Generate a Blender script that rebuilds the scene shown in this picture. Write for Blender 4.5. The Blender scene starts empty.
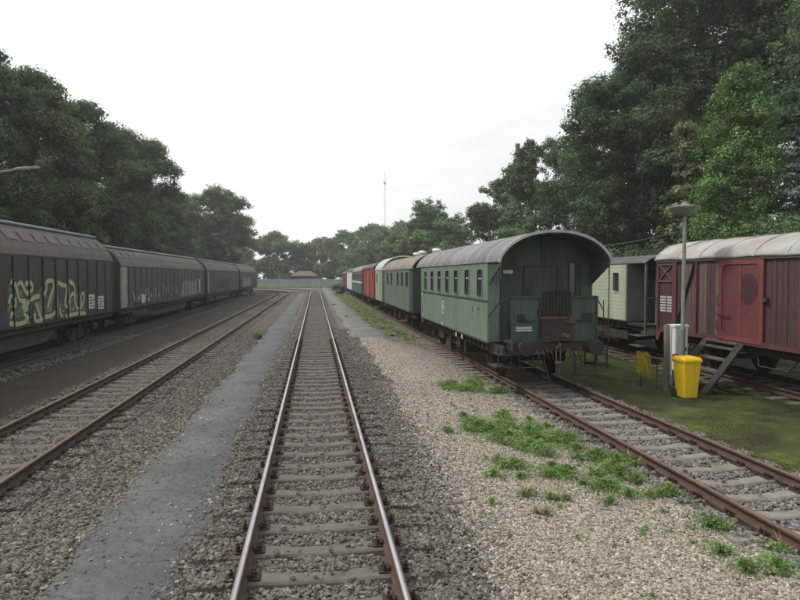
import bpy, math, random
import numpy as np
from mathutils import Vector, Matrix
R = math.radians
rnd = random.Random(7)
sc = bpy.context.scene
COL = sc.collection
# ------------------------------------------------------------------ camera, sky, sun, exposure
HAZE = 0.0007
cam_d = bpy.data.cameras.new('camera')
cam = bpy.data.objects.new('camera', cam_d); COL.objects.link(cam)
cam_d.sensor_width = 36.0; cam_d.lens = 28.8; cam_d.clip_start = 0.1; cam_d.clip_end = 5000
cam.location = (-0.03, 0.0, 2.98)
cam.rotation_euler = (R(90 - 2.19), 0, R(-7.54))
sc.camera = cam

SUN_DIR = Vector((-0.80, 0.22, 1.08)).normalized()
wd = bpy.data.worlds.new('World'); sc.world = wd; wd.use_nodes = True
nt = wd.node_tree; nt.nodes.clear()
wo = nt.nodes.new('ShaderNodeOutputWorld'); bg = nt.nodes.new('ShaderNodeBackground')
sky = nt.nodes.new('ShaderNodeTexSky'); sky.sky_type = 'NISHITA'; sky.sun_disc = False
sky.sun_elevation = math.asin(SUN_DIR.z); sky.sun_rotation = math.atan2(SUN_DIR.x, SUN_DIR.y)
sky.air_density = 1.5; sky.dust_density = 3.0
tc = nt.nodes.new('ShaderNodeTexCoord'); mp = nt.nodes.new('ShaderNodeMapping')
mp.inputs['Scale'].default_value = (1.0, 1.0, 3.2); mp.inputs['Location'].default_value = (0.35, 0.1, 0.2)
ns = nt.nodes.new('ShaderNodeTexNoise'); ns.inputs['Scale'].default_value = 2.2; ns.inputs['Detail'].default_value = 6; ns.inputs['Roughness'].default_value = 0.5
rp = nt.nodes.new('ShaderNodeValToRGB')
rp.color_ramp.elements[0].position = 0.36; rp.color_ramp.elements[0].color = (0.74, 0.74, 0.74, 1)
rp.color_ramp.elements[1].position = 0.54; rp.color_ramp.elements[1].color = (1, 1, 1, 1)
mx = nt.nodes.new('ShaderNodeMix'); mx.data_type = 'RGBA'
mx.inputs[7].default_value = (9.2, 9.3, 9.45, 1)
nt.links.new(tc.outputs['Generated'], mp.inputs['Vector']); nt.links.new(mp.outputs[0], ns.inputs['Vector'])
nt.links.new(ns.outputs['Fac'], rp.inputs[0]); nt.links.new(rp.outputs[0], mx.inputs[0])
nt.links.new(sky.outputs[0], mx.inputs[6]); nt.links.new(mx.outputs[2], bg.inputs['Color'])
bg.inputs['Strength'].default_value = 0.10
nt.links.new(bg.outputs[0], wo.inputs[0])

sun_d = bpy.data.lights.new('sun', 'SUN'); sun_d.energy = 2.5; sun_d.angle = R(10); sun_d.color = (1.0, 0.95, 0.87)
sun = bpy.data.objects.new('sun', sun_d); COL.objects.link(sun)
sun.rotation_euler = SUN_DIR.to_track_quat('Z', 'Y').to_euler(); sun.location = (-30, 10, 40)
vs = sc.view_settings; vs.view_transform = 'Standard'; vs.look = 'None'; vs.exposure = 0.32; vs.gamma = 1.0
sc.cycles.max_bounces = 6; sc.cycles.diffuse_bounces = 3; sc.cycles.glossy_bounces = 2
sc.cycles.transmission_bounces = 3; sc.cycles.transparent_max_bounces = 6; sc.cycles.use_denoising = True
sc.cycles.use_adaptive_sampling = True; sc.cycles.adaptive_threshold = 0.03

# ------------------------------------------------------------------ helpers
def tag(o, label=None, cat=None, group=None, kind=None):
    if label: o['label'] = label
    if cat: o['category'] = cat
    if group: o['group'] = group
    if kind: o['kind'] = kind
    return o
def empty(name, loc, label=None, cat=None, group=None, rz=0.0):
    o = bpy.data.objects.new(name, None); COL.objects.link(o); o.location = loc; o.rotation_euler = (0, 0, rz)
    o.empty_display_size = 0.2
    return tag(o, label, cat, group)
def link(name, me, parent=None, loc=None):
    o = bpy.data.objects.new(name, me); COL.objects.link(o)
    if parent is not None: o.parent = parent
    if loc is not None: o.location = loc
    return o
class MB:
    def __init__(s): s.v = []; s.f = []
    def face(s, pts):
        n = len(s.v); s.v += [tuple(p) for p in pts]; s.f.append(tuple(range(n, n + len(pts)))); return s
    def box(s, x0, x1, y0, y1, z0, z1):
        n = len(s.v)
        s.v += [(x0,y0,z0),(x1,y0,z0),(x1,y1,z0),(x0,y1,z0),(x0,y0,z1),(x1,y0,z1),(x1,y1,z1),(x0,y1,z1)]
        s.f += [tuple(n + i for i in q) for q in ((3,2,1,0),(4,5,6,7),(0,1,5,4),(1,2,6,5),(2,3,7,6),(3,0,4,7))]
        return s
    def obox(s, c, sx, sy, sz, m):
        n = len(s.v); c = Vector(c)
        for q in ((-1,-1,-1),(1,-1,-1),(1,1,-1),(-1,1,-1),(-1,-1,1),(1,-1,1),(1,1,1),(-1,1,1)):
            s.v.append(tuple(c + m @ Vector((q[0]*sx/2, q[1]*sy/2, q[2]*sz/2))))
        s.f += [tuple(n + i for i in q) for q in ((3,2,1,0),(4,5,6,7),(0,1,5,4),(1,2,6,5),(2,3,7,6),(3,0,4,7))]
        return s
    def beam(s, a, b, w, h, up=(0,0,1)):
        a, b = Vector(a), Vector(b); d = (b - a); L = d.length; d.normalize()
        u = Vector(up); x = d.cross(u)
        if x.length < 1e-4: x = d.cross(Vector((1,0,0)))
        x.normalize(); z = x.cross(d); m = Matrix((x, d, z)).transposed()
        return s.obox((a + b) / 2, w, L, h, m)
    def prism(s, prof, axis, a0, a1, caps=True):
        n = len(s.v); k = len(prof)
        for a in (a0, a1):
            for p, q in prof:
                s.v.append({'y': (p, a, q), 'x': (a, p, q), 'z': (p, q, a)}[axis])
        for i in range(k):
            j = (i + 1) % k; s.f.append((n + i, n + j, n + k + j, n + k + i))
        if caps: s.f.append(tuple(n + i for i in range(k))[::-1]); s.f.append(tuple(n + k + i for i in range(k)))
        return s
    def tube(s, pts, r, n=8, caps=True):
        pts = [Vector(p) for p in pts]; b = len(s.v); m = len(pts)
        for i, p in enumerate(pts):
            d = (pts[min(i + 1, m - 1)] - pts[max(i - 1, 0)]).normalized()
            u = Vector((0, 0, 1)) if abs(d.z) < 0.9 else Vector((0, 1, 0))
            x = d.cross(u).normalized(); z = x.cross(d)
            rr = r[i] if isinstance(r, (list, tuple)) else r
            for k in range(n):
                a = 2 * math.pi * k / n; s.v.append(tuple(p + x * (rr * math.cos(a)) + z * (rr * math.sin(a))))
        for i in range(m - 1):
            for k in range(n):
                j = (k + 1) % n; s.f.append((b + i*n + k, b + i*n + j, b + (i+1)*n + j, b + (i+1)*n + k))
        if caps: s.f.append(tuple(b + k for k in range(n))[::-1]); s.f.append(tuple(b + (m-1)*n + k for k in range(n)))
        return s
    def lathe(s, c, axis, prof, n=20):
        b = len(s.v); m = len(prof); c = Vector(c)
        for t, r in prof:
            for k in range(n):
                a = 2 * math.pi * k / n; p, q = r * math.cos(a), r * math.sin(a)
                o = {'x': (t, p, q), 'y': (p, t, q), 'z': (p, q, t)}[axis]; s.v.append(tuple(c + Vector(o)))
        for i in range(m - 1):
            for k in range(n):
                j = (k + 1) % n; s.f.append((b + i*n + k, b + i*n + j, b + (i+1)*n + j, b + (i+1)*n + k))
        s.f.append(tuple(b + k for k in range(n))[::-1]); s.f.append(tuple(b + (m-1)*n + k for k in range(n)))
        return s
    def mesh(s, name, mat, smooth=False, fix=True):
        me = bpy.data.meshes.new(name); me.from_pydata(s.v, [], s.f); me.materials.append(mat)
        if fix:
            import bmesh
            bm = bmesh.new(); bm.from_mesh(me); bmesh.ops.recalc_face_normals(bm, faces=bm.faces); bm.to_mesh(me); bm.free()
        if smooth:
            me.polygons.foreach_set('use_smooth', [True] * len(me.polygons))
            try: me.set_sharp_from_angle(angle=R(38))
            except Exception: pass
        me.update(); return me
    def build(s, name, mat, parent=None, smooth=False, loc=None, bevel=0, fix=True):
        o = link(name, s.mesh(name, mat, smooth, fix), parent, loc)
        if bevel:
            b = o.modifiers.new('bevel', 'BEVEL'); b.width = bevel; b.segments = 2; b.limit_method = 'ANGLE'
        return o
def np_mesh(name, V, F, mat, cols=None, smooth=False):
    """V (n,3), F (m,k) with constant k"""
    me = bpy.data.meshes.new(name); k = F.shape[1]
    me.vertices.add(len(V)); me.vertices.foreach_set('co', np.ascontiguousarray(V, dtype=np.float32).ravel())
    me.loops.add(F.size); me.loops.foreach_set('vertex_index', np.ascontiguousarray(F, dtype=np.int32).ravel())
    me.polygons.add(len(F)); me.polygons.foreach_set('loop_start', np.arange(0, F.size, k, dtype=np.int32))
    me.polygons.foreach_set('loop_total', np.full(len(F), k, dtype=np.int32))
    if cols is not None:
        at = me.color_attributes.new('tint', 'FLOAT_COLOR', 'POINT'); at.data.foreach_set('color', np.ascontiguousarray(cols, dtype=np.float32).ravel())
    me.materials.append(mat); me.update(calc_edges=True); me.validate()
    return me

def nodes(name):
    m = bpy.data.materials.new(name); m.use_nodes = True; t = m.node_tree
    return m, t, t.nodes['Principled BSDF']
def N(t, kind, **kw):
    n = t.nodes.new(kind)
    for k, v in kw.items():
        if k in n.inputs: n.inputs[k].default_value = v
        else: setattr(n, k, v)
    return n
def ramp(t, src, stops):
    r = t.nodes.new('ShaderNodeValToRGB'); e = r.color_ramp.elements
    while len(e) < len(stops): e.new(0.5)
    for i, (p, c) in enumerate(stops): e[i].position = p; e[i].color = (*c, 1) if len(c) == 3 else c
    t.links.new(src, r.inputs[0]); return r
def mixc(t, fac, a, b, mode='MIX'):
    m = t.nodes.new('ShaderNodeMix'); m.data_type = 'RGBA'; m.blend_type = mode
    for i, x in ((0, fac), (6, a), (7, b)):
        if isinstance(x, (int, float)): m.inputs[i].default_value = x
        elif isinstance(x, tuple): m.inputs[i].default_value = (*x, 1)
        else: t.links.new(x, m.inputs[i])
    return m.outputs[2]
def mat(name, c1, c2=None, scale=2.0, rough=0.75, bump=0.0, bscale=60, metal=0.0, c3=None, p3=(0.58, 0.7), s3=6.0, stretch=(1, 1, 1), spec=0.3, band=(0.38, 0.62), world=False, streak=None):
    m, t, b = nodes(name)
    co = N(t, 'ShaderNodeTexCoord'); mpn = N(t, 'ShaderNodeMapping'); mpn.inputs['Scale'].default_value = stretch
    if world:
        g = N(t, 'ShaderNodeNewGeometry'); t.links.new(g.outputs['Position'], mpn.inputs['Vector'])
    else: t.links.new(co.outputs['Object'], mpn.inputs['Vector'])
    n1 = N(t, 'ShaderNodeTexNoise', Scale=scale, Detail=7.0, Roughness=0.62); t.links.new(mpn.outputs[0], n1.inputs['Vector'])
    c2 = c2 or tuple(x * 0.75 for x in c1)
    col = ramp(t, n1.outputs['Fac'], [(band[0], c1), (band[1], c2)]).outputs[0]
    if c3:
        n3 = N(t, 'ShaderNodeTexNoise', Scale=s3, Detail=8.0, Roughness=0.7); t.links.new(mpn.outputs[0], n3.inputs['Vector'])
        f3 = ramp(t, n3.outputs['Fac'], [(p3[0], (0, 0, 0)), (p3[1], (1, 1, 1))]).outputs[0]
        col = mixc(t, f3, col, c3)
    if streak:
        ms_ = N(t, 'ShaderNodeMapping'); ms_.inputs['Scale'].default_value = (7, 7, 0.45); t.links.new(co.outputs['Object'], ms_.inputs['Vector'])
        n4 = N(t, 'ShaderNodeTexNoise', Scale=1.6, Detail=6.0, Roughness=0.65); t.links.new(ms_.outputs[0], n4.inputs['Vector'])
        col = mixc(t, ramp(t, n4.outputs['Fac'], [(0.50, (0, 0, 0)), (0.72, (streak[1],) * 3)]).outputs[0], col, streak[0])
    t.links.new(col, b.inputs['Base Color']); b.inputs['Roughness'].default_value = rough; b.inputs['Metallic'].default_value = metal
    b.inputs['Specular IOR Level'].default_value = spec
    if bump:
        nb = N(t, 'ShaderNodeTexNoise', Scale=bscale, Detail=4.0); t.links.new(co.outputs['Object'] if not world else g.outputs['Position'], nb.inputs['Vector'])
        bp = N(t, 'ShaderNodeBump', Strength=bump, Distance=0.02); t.links.new(nb.outputs['Fac'], bp.inputs['Height']); t.links.new(bp.outputs[0], b.inputs['Normal'])
    return m
def gravel_mat(name, cols, cell, rough=0.85, bump=0.8, dirt=(0.08, 0.075, 0.06), dirt_amt=0.5, big=None):
    """stones too small to build one by one: cells of their own colour with relief"""
    m, t, b = nodes(name)
    g = N(t, 'ShaderNodeNewGeometry')
    v = N(t, 'ShaderNodeTexVoronoi', Scale=1.0 / cell, Randomness=1.0); t.links.new(g.outputs['Position'], v.inputs['Vector'])
    sep = N(t, 'ShaderNodeSeparateColor'); t.links.new(v.outputs['Color'], sep.inputs[0])
    k = len(cols); c = ramp(t, sep.outputs[0], [(i / max(1, k - 1), q) for i, q in enumerate(cols)]).outputs[0]
    n = N(t, 'ShaderNodeTexNoise', Scale=0.9, Detail=8.0, Roughness=0.65); t.links.new(g.outputs['Position'], n.inputs['Vector'])
    f = ramp(t, n.outputs['Fac'], [(0.42, (0, 0, 0)), (0.72, (dirt_amt,) * 3)]).outputs[0]
    c = mixc(t, f, c, dirt)
    gap = ramp(t, v.outputs['Distance'], [(0.45, (0, 0, 0)), (0.75, (0.75,) * 3)]).outputs[0]
    c = mixc(t, gap, c, tuple(x * 0.45 for x in cols[0]))
    t.links.new(c, b.inputs['Base Color']); b.inputs['Roughness'].default_value = rough; b.inputs['Specular IOR Level'].default_value = 0.15
    inv = N(t, 'ShaderNodeMath', operation='MULTIPLY'); inv.inputs[1].default_value = -1.0; t.links.new(v.outputs['Distance'], inv.inputs[0])
    bp = N(t, 'ShaderNodeBump', Strength=bump, Distance=cell * 0.8); t.links.new(inv.outputs[0], bp.inputs['Height']); t.links.new(bp.outputs[0], b.inputs['Normal'])
    return m
def leaf_mat(name, c, trans=0.25, var=0.5, rough=0.6):
    m, t, b = nodes(name); out = t.nodes['Material Output']
    at = N(t, 'ShaderNodeAttribute', attribute_name='tint')
    col = mixc(t, 1.0, at.outputs['Color'], c, 'MULTIPLY')
    t.links.new(col, b.inputs['Base Color']); b.inputs['Roughness'].default_value = rough; b.inputs['Specular IOR Level'].default_value = 0.25
    tr = N(t, 'ShaderNodeBsdfTranslucent'); t.links.new(col, tr.inputs['Color'])
    ms = N(t, 'ShaderNodeMixShader'); ms.inputs[0].default_value = trans
    t.links.new(b.outputs[0], ms.inputs[1]); t.links.new(tr.outputs[0], ms.inputs[2]); t.links.new(ms.outputs[0], out.inputs[0])
    return m
def stone_mat(name, cols, rough=0.85):
    m, t, b = nodes(name)
    oi = N(t, 'ShaderNodeObjectInfo'); k = len(cols)
    c = ramp(t, oi.outputs['Random'], [(i / (k - 1), q) for i, q in enumerate(cols)]).outputs[0]
    co = N(t, 'ShaderNodeTexCoord'); n = N(t, 'ShaderNodeTexNoise', Scale=2.5, Detail=4.0); t.links.new(co.outputs['Object'], n.inputs['Vector'])
    c = mixc(t, 1.0, c, ramp(t, n.outputs['Fac'], [(0.3, (0.72, 0.70, 0.66)), (0.7, (1.1, 1.1, 1.1))]).outputs[0], 'MULTIPLY')
    t.links.new(c, b.inputs['Base Color']); b.inputs['Roughness'].default_value = rough; b.inputs['Specular IOR Level'].default_value = 0.2
    return m

# ------------------------------------------------------------------ materials
GREY = [(0.095, 0.088, 0.076), (0.155, 0.145, 0.126), (0.20, 0.186, 0.162), (0.125, 0.120, 0.110), (0.27, 0.255, 0.225)]
BROWNGREY = [(0.078, 0.069, 0.056), (0.130, 0.118, 0.097), (0.168, 0.153, 0.127), (0.102, 0.093, 0.079), (0.235, 0.218, 0.185)]
BEIGE = [(0.20, 0.172, 0.138), (0.32, 0.282, 0.228), (0.42, 0.375, 0.31), (0.26, 0.24, 0.215), (0.58, 0.53, 0.455)]
m_ballast = gravel_mat('ballast', GREY, 0.05, dirt=(0.12, 0.108, 0.085))
m_ballast_b = gravel_mat('ballast_brown', BROWNGREY, 0.05, dirt=(0.11, 0.098, 0.075), dirt_amt=0.7)
m_pea = gravel_mat('pea_gravel', BEIGE, 0.032, dirt=(0.24, 0.20, 0.16), dirt_amt=0.5)
m_asphalt, t_, b_ = nodes('asphalt')
g_ = N(t_, 'ShaderNodeNewGeometry')
def nz_(sc_, det, rgh=0.6):
    q = N(t_, 'ShaderNodeTexNoise', Scale=sc_, Detail=det, Roughness=rgh); t_.links.new(g_.outputs['Position'], q.inputs['Vector']); return q.outputs['Fac']
c_ = ramp(t_, nz_(0.7, 6.0), [(0.35, (0.074, 0.077, 0.081)), (0.65, (0.116, 0.120, 0.125))]).outputs[0]
c_ = mixc(t_, ramp(t_, nz_(11.0, 6.0, 0.7), [(0.52, (0, 0, 0)), (0.60, (0.75,) * 3)]).outputs[0], c_, (0.055, 0.057, 0.062))
c_ = mixc(t_, ramp(t_, nz_(2.6, 8.0, 0.75), [(0.56, (0, 0, 0)), (0.70, (0.6,) * 3)]).outputs[0], c_, (0.125, 0.112, 0.09))
vc_ = N(t_, 'ShaderNodeTexVoronoi', Scale=0.75, feature='DISTANCE_TO_EDGE'); dn_ = N(t_, 'ShaderNodeTexNoise', Scale=3.0, Detail=5.0); t_.links.new(g_.outputs['Position'], dn_.inputs['Vector'])
dm_ = N(t_, 'ShaderNodeVectorMath', operation='MULTIPLY_ADD'); dm_.inputs[1].default_value = (0.5, 0.5, 0.5); t_.links.new(dn_.outputs['Color'], dm_.inputs[0]); t_.links.new(g_.outputs['Position'], dm_.inputs[2]); t_.links.new(dm_.outputs[0], vc_.inputs['Vector'])
c_ = mixc(t_, ramp(t_, vc_.outputs['Distance'], [(0.004, (0.7,) * 3), (0.016, (0, 0, 0))]).outputs[0], c_, (0.045, 0.045, 0.042))
c_ = mixc(t_, ramp(t_, nz_(70.0, 3.0), [(0.60, (0, 0, 0)), (0.70, (0.8,) * 3)]).outputs[0], c_, (0.24, 0.235, 0.22))
t_.links.new(c_, b_.inputs['Base Color']); b_.inputs['Roughness'].default_value = 0.85; b_.inputs['Specular IOR Level'].default_value = 0.2
bp_ = N(t_, 'ShaderNodeBump', Strength=0.7, Distance=0.012); t_.links.new(nz_(45.0, 5.0), bp_.inputs['Height']); t_.links.new(bp_.outputs[0], b_.inputs['Normal'])
m_asphalt2 = mat('old_asphalt', (0.17, 0.165, 0.155), (0.11, 0.108, 0.10), scale=0.9, rough=0.9, bump=0.5, bscale=60, c3=(0.14, 0.15, 0.07), s3=1.2, p3=(0.56, 0.68), world=True)
m_earth = mat('earth', (0.052, 0.038, 0.025), (0.030, 0.023, 0.017), scale=0.8, rough=0.95, bump=0.7, bscale=30, c3=(0.050, 0.052, 0.024), s3=1.6, p3=(0.52, 0.70), world=True)
m_moss = mat('moss_ground', (0.060, 0.080, 0.024), (0.034, 0.029, 0.019), scale=0.9, rough=0.97, bump=1.0, bscale=38, c3=(0.092, 0.125, 0.030), s3=1.3, p3=(0.52, 0.70), spec=0.1, world=True)
m_ballast_shade = gravel_mat('ballast_shaded', [(0.030, 0.027, 0.024), (0.050, 0.045, 0.038), (0.065, 0.058, 0.05), (0.04, 0.036, 0.032)], 0.05, dirt=(0.025, 0.022, 0.019))  # near-black ballast: the shade beneath the wagons put into the stone colour
m_field = mat('field', (0.09, 0.12, 0.045), (0.10, 0.09, 0.06), scale=0.25, rough=0.95, bump=0.5, bscale=10, world=True)
m_litter = mat('leaf_litter', (0.030, 0.028, 0.018), (0.022, 0.030, 0.012), scale=0.8, rough=0.95, bump=0.8, bscale=12, world=True)
m_rust = mat('rail_rust', (0.092, 0.053, 0.038), (0.062, 0.037, 0.028), scale=5, rough=0.85, bump=0.2)
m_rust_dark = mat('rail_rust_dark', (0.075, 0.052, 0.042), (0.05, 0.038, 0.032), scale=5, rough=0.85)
m_shine = mat('rail_polish', (0.52, 0.53, 0.55), (0.42, 0.42, 0.43), scale=3, rough=0.42, metal=0.8)
m_shine2 = mat('rail_top_brown', (0.17, 0.115, 0.085), (0.12, 0.08, 0.06), scale=3, rough=0.55)
m_chair = mat('fastening_rust', (0.048, 0.026, 0.021), (0.030, 0.019, 0.016), scale=20, rough=0.9)
m_sleeper = mat('sleeper_concrete', (0.128, 0.117, 0.098), (0.092, 0.085, 0.072), scale=4, rough=0.92, bump=0.4, bscale=45, c3=(0.12, 0.115, 0.085), s3=3.0, p3=(0.56, 0.72), world=True)
m_sleeper_l = mat('sleeper_pale', (0.215, 0.196, 0.165), (0.150, 0.137, 0.115), scale=4, rough=0.92, bump=0.4, bscale=45, c3=(0.17, 0.16, 0.12), s3=3.0, world=True)
m_dark = mat('underframe_black', (0.022, 0.021, 0.020), (0.035, 0.030, 0.026), scale=4, rough=0.8)
m_dark2 = mat('underframe_brown', (0.045, 0.037, 0.031), (0.028, 0.025, 0.023), scale=4, rough=0.85)
m_glass = mat('dusty_glass', (0.022, 0.026, 0.024), (0.042, 0.046, 0.042), scale=3, rough=0.12, spec=0.6)
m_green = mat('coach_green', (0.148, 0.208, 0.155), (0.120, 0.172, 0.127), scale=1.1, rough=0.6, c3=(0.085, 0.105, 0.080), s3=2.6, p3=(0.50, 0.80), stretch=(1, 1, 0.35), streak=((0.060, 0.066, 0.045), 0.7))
m_green_end_shade = mat('coach_green_end_shaded', (0.060, 0.092, 0.066), (0.042, 0.064, 0.047), scale=1.5, rough=0.65, c3=(0.026, 0.031, 0.025), s3=2.5, p3=(0.50, 0.75), stretch=(1, 1, 0.4), streak=((0.022, 0.024, 0.018), 0.7))  # coach green with grime, darkened further to paint the shade on the end
m_green_dk = mat('coach_trim', (0.045, 0.062, 0.045), (0.03, 0.04, 0.03), scale=3, rough=0.6)
m_grgreen = mat('coach_grey_green', (0.118, 0.155, 0.118), (0.095, 0.125, 0.095), scale=1.5, rough=0.6, c3=(0.07, 0.085, 0.065), s3=3.0, p3=(0.6, 0.8), stretch=(1, 1, 0.35), streak=((0.06, 0.065, 0.05), 0.6))
m_ltgreen = mat('pale_green_paint', (0.27, 0.34, 0.25), (0.22, 0.29, 0.21), scale=1.5, rough=0.6, stretch=(1, 1, 0.4))
m_paleg = mat('faded_cream_green', (0.40, 0.45, 0.34), (0.33, 0.38, 0.28), scale=1.5, rough=0.65, c3=(0.22, 0.25, 0.18), s3=4.0, stretch=(1, 1, 0.3), streak=((0.20, 0.20, 0.14), 0.6))
m_roof = mat('coach_roof', (0.165, 0.158, 0.148), (0.085, 0.080, 0.074), scale=1.3, rough=0.5, c3=(0.27, 0.265, 0.255), s3=2.2, p3=(0.53, 0.72), stretch=(0.45, 1.5, 0.45), spec=0.4)
m_roof_edge = mat('roof_edge_grey', (0.34, 0.36, 0.37), (0.24, 0.25, 0.26), scale=4, rough=0.5)
m_roof_br = mat('roof_brown_grey', (0.235, 0.20, 0.165), (0.16, 0.135, 0.11), scale=1.4, rough=0.7, c3=(0.31, 0.28, 0.24), s3=2.4, stretch=(1.6, 0.5, 1.6))
m_roof_dk = mat('roof_dark', (0.10, 0.095, 0.09), (0.07, 0.066, 0.062), scale=1.5, rough=0.7)
m_silver = mat('silver_roof', (0.50, 0.53, 0.56), (0.36, 0.39, 0.42), scale=1.5, rough=0.4, metal=0.3)
m_white = mat('white_paint', (0.68, 0.68, 0.66), (0.55, 0.55, 0.52), scale=3, rough=0.6)
m_mark = mat('white_marking', (0.55, 0.55, 0.52), (0.42, 0.42, 0.39), scale=9, rough=0.7)
m_red = mat('van_red', (0.100, 0.036, 0.034), (0.074, 0.028, 0.027), scale=1.5, rough=0.75, c3=(0.10, 0.045, 0.04), s3=4.0, stretch=(1, 1, 0.3), bump=0.15, bscale=25)
m_plank = mat('van_plank', (0.068, 0.036, 0.034), (0.047, 0.027, 0.026), scale=2.2, rough=0.85, c3=(0.16, 0.10, 0.09), s3=6.0, p3=(0.56, 0.8), stretch=(2.5, 2.5, 0.3), bump=0.3, bscale=20)
m_plank2 = mat('van_plank_grey', (0.125, 0.086, 0.080), (0.086, 0.056, 0.053), scale=2.2, rough=0.9, stretch=(2.5, 2.5, 0.3), bump=0.3, bscale=20)
m_reddoor = mat('van_door_red', (0.125, 0.038, 0.034), (0.098, 0.032, 0.030), scale=1.2, rough=0.6, streak=((0.07, 0.03, 0.03), 0.6))
m_redframe = mat('van_frame_red', (0.190, 0.050, 0.045), (0.140, 0.040, 0.037), scale=3, rough=0.6)
m_redstain = mat('dark_red_patch', (0.052, 0.022, 0.022), (0.046, 0.020, 0.020), scale=6, rough=0.6)
m_vanroof = mat('van_roof_white', (0.34, 0.34, 0.335), (0.25, 0.24, 0.225), scale=1.4, rough=0.7, c3=(0.30, 0.225, 0.15), s3=1.7, p3=(0.50, 0.70), stretch=(1.2, 0.8, 1.2))
m_vanred2 = mat('far_van_red', (0.30, 0.065, 0.05), (0.24, 0.055, 0.045), scale=1.5, rough=0.7)
m_brown = mat('brown_van', (0.12, 0.055, 0.04), (0.09, 0.045, 0.034), scale=2, rough=0.8)
m_teal = mat('teal_paint', (0.05, 0.12, 0.105), (0.04, 0.095, 0.085), scale=2, rough=0.6)
m_greyb = mat('grey_paint', (0.15, 0.155, 0.15), (0.11, 0.115, 0.11), scale=2, rough=0.65)
m_wagon = mat('wagon_brown', (0.050, 0.038, 0.030), (0.036, 0.028, 0.023), scale=1.4, rough=0.6, c3=(0.06, 0.05, 0.044), s3=3.0, stretch=(1, 1, 0.3), streak=((0.075, 0.062, 0.052), 0.6))
m_wagon_groove = mat('wagon_groove', (0.018, 0.016, 0.015), scale=3, rough=0.8)
m_wagon2 = mat('wagon_brown_faded', (0.082, 0.062, 0.049), (0.057, 0.044, 0.036), scale=1.1, rough=0.65, c3=(0.125, 0.118, 0.105), s3=2.6, p3=(0.58, 0.75), stretch=(1, 1, 0.35), streak=((0.15, 0.135, 0.115), 0.5))
m_wroof = mat('wagon_roof_brown', (0.100, 0.080, 0.064), (0.076, 0.061, 0.050), scale=1.5, rough=0.7, c3=(0.15, 0.13, 0.115), s3=3.0)
m_wroof_mark = mat('wagon_roof_patch', (0.135, 0.115, 0.10), (0.105, 0.09, 0.078), scale=3, rough=0.7)
m_ridge = mat('wagon_ridge_blue', (0.27, 0.32, 0.37), (0.20, 0.24, 0.28), scale=2, rough=0.45)
m_skirt = mat('wagon_skirt_grey', (0.060, 0.055, 0.050), (0.040, 0.037, 0.034), scale=2, rough=0.8)
m_wedge = mat('wagon_end_cream', (0.33, 0.31, 0.25), (0.23, 0.21, 0.17), scale=3, rough=0.8)
m_yellow = mat('bin_yellow', (0.78, 0.52, 0.015), (0.66, 0.43, 0.015), scale=2, rough=0.55, c3=(0.42, 0.29, 0.03), s3=5.0, p3=(0.60, 0.78), streak=((0.40, 0.27, 0.03), 0.35))
m_ydark = mat('strap_yellow', (0.45, 0.33, 0.03), (0.28, 0.2, 0.03), scale=12, rough=0.8)
m_post = mat('mossy_wood', (0.15, 0.16, 0.10), (0.115, 0.11, 0.08), scale=6, rough=0.95, stretch=(3, 3, 0.4), bump=0.5)
m_lamp = mat('lamp_green_grey', (0.20, 0.235, 0.20), (0.155, 0.18, 0.155), scale=4, rough=0.65, streak=((0.10, 0.11, 0.09), 0.5))
m_cab = mat('cabinet_white', (0.78, 0.79, 0.79), (0.68, 0.69, 0.68), scale=2, rough=0.55, c3=(0.36, 0.37, 0.34), s3=3.0, p3=(0.62, 0.8), streak=((0.40, 0.40, 0.36), 0.5))
m_oldwood = mat('old_wood', (0.075, 0.064, 0.052), (0.05, 0.043, 0.036), scale=4, rough=0.95, stretch=(1, 4, 4), bump=0.4)
m_tread = mat('tread_wood', (0.10, 0.095, 0.082), (0.07, 0.064, 0.055), scale=5, rough=0.95, bump=0.4)
m_fence = mat('fence_sheet', (0.27, 0.33, 0.31), (0.22, 0.27, 0.255), scale=0.6, rough=0.6)
m_bark = mat('bark', (0.055, 0.048, 0.036), (0.035, 0.031, 0.024), scale=5, rough=0.95, stretch=(2, 2, 0.5), bump=0.5, bscale=20)
m_red_paint = mat('mast_red', (0.24, 0.13, 0.12), scale=2); m_red_small = mat('red_plastic', (0.40, 0.03, 0.02), scale=4, rough=0.5)
m_rustplate = mat('rusty_plate', (0.050, 0.030, 0.026), (0.022, 0.019, 0.018), scale=4.5, rough=0.85, c3=(0.22, 0.16, 0.13), s3=4.5, p3=(0.56, 0.66), bump=0.2)
m_blackplate = mat('ribbed_black', (0.018, 0.018, 0.018), (0.026, 0.025, 0.024), scale=5, rough=0.7)
m_hose = mat('rubber_hose', (0.11, 0.105, 0.09), (0.07, 0.066, 0.058), scale=8, rough=0.8)
m_orange = mat('tap_red', (0.15, 0.05, 0.03), (0.09, 0.04, 0.028), scale=10, rough=0.7)

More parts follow.
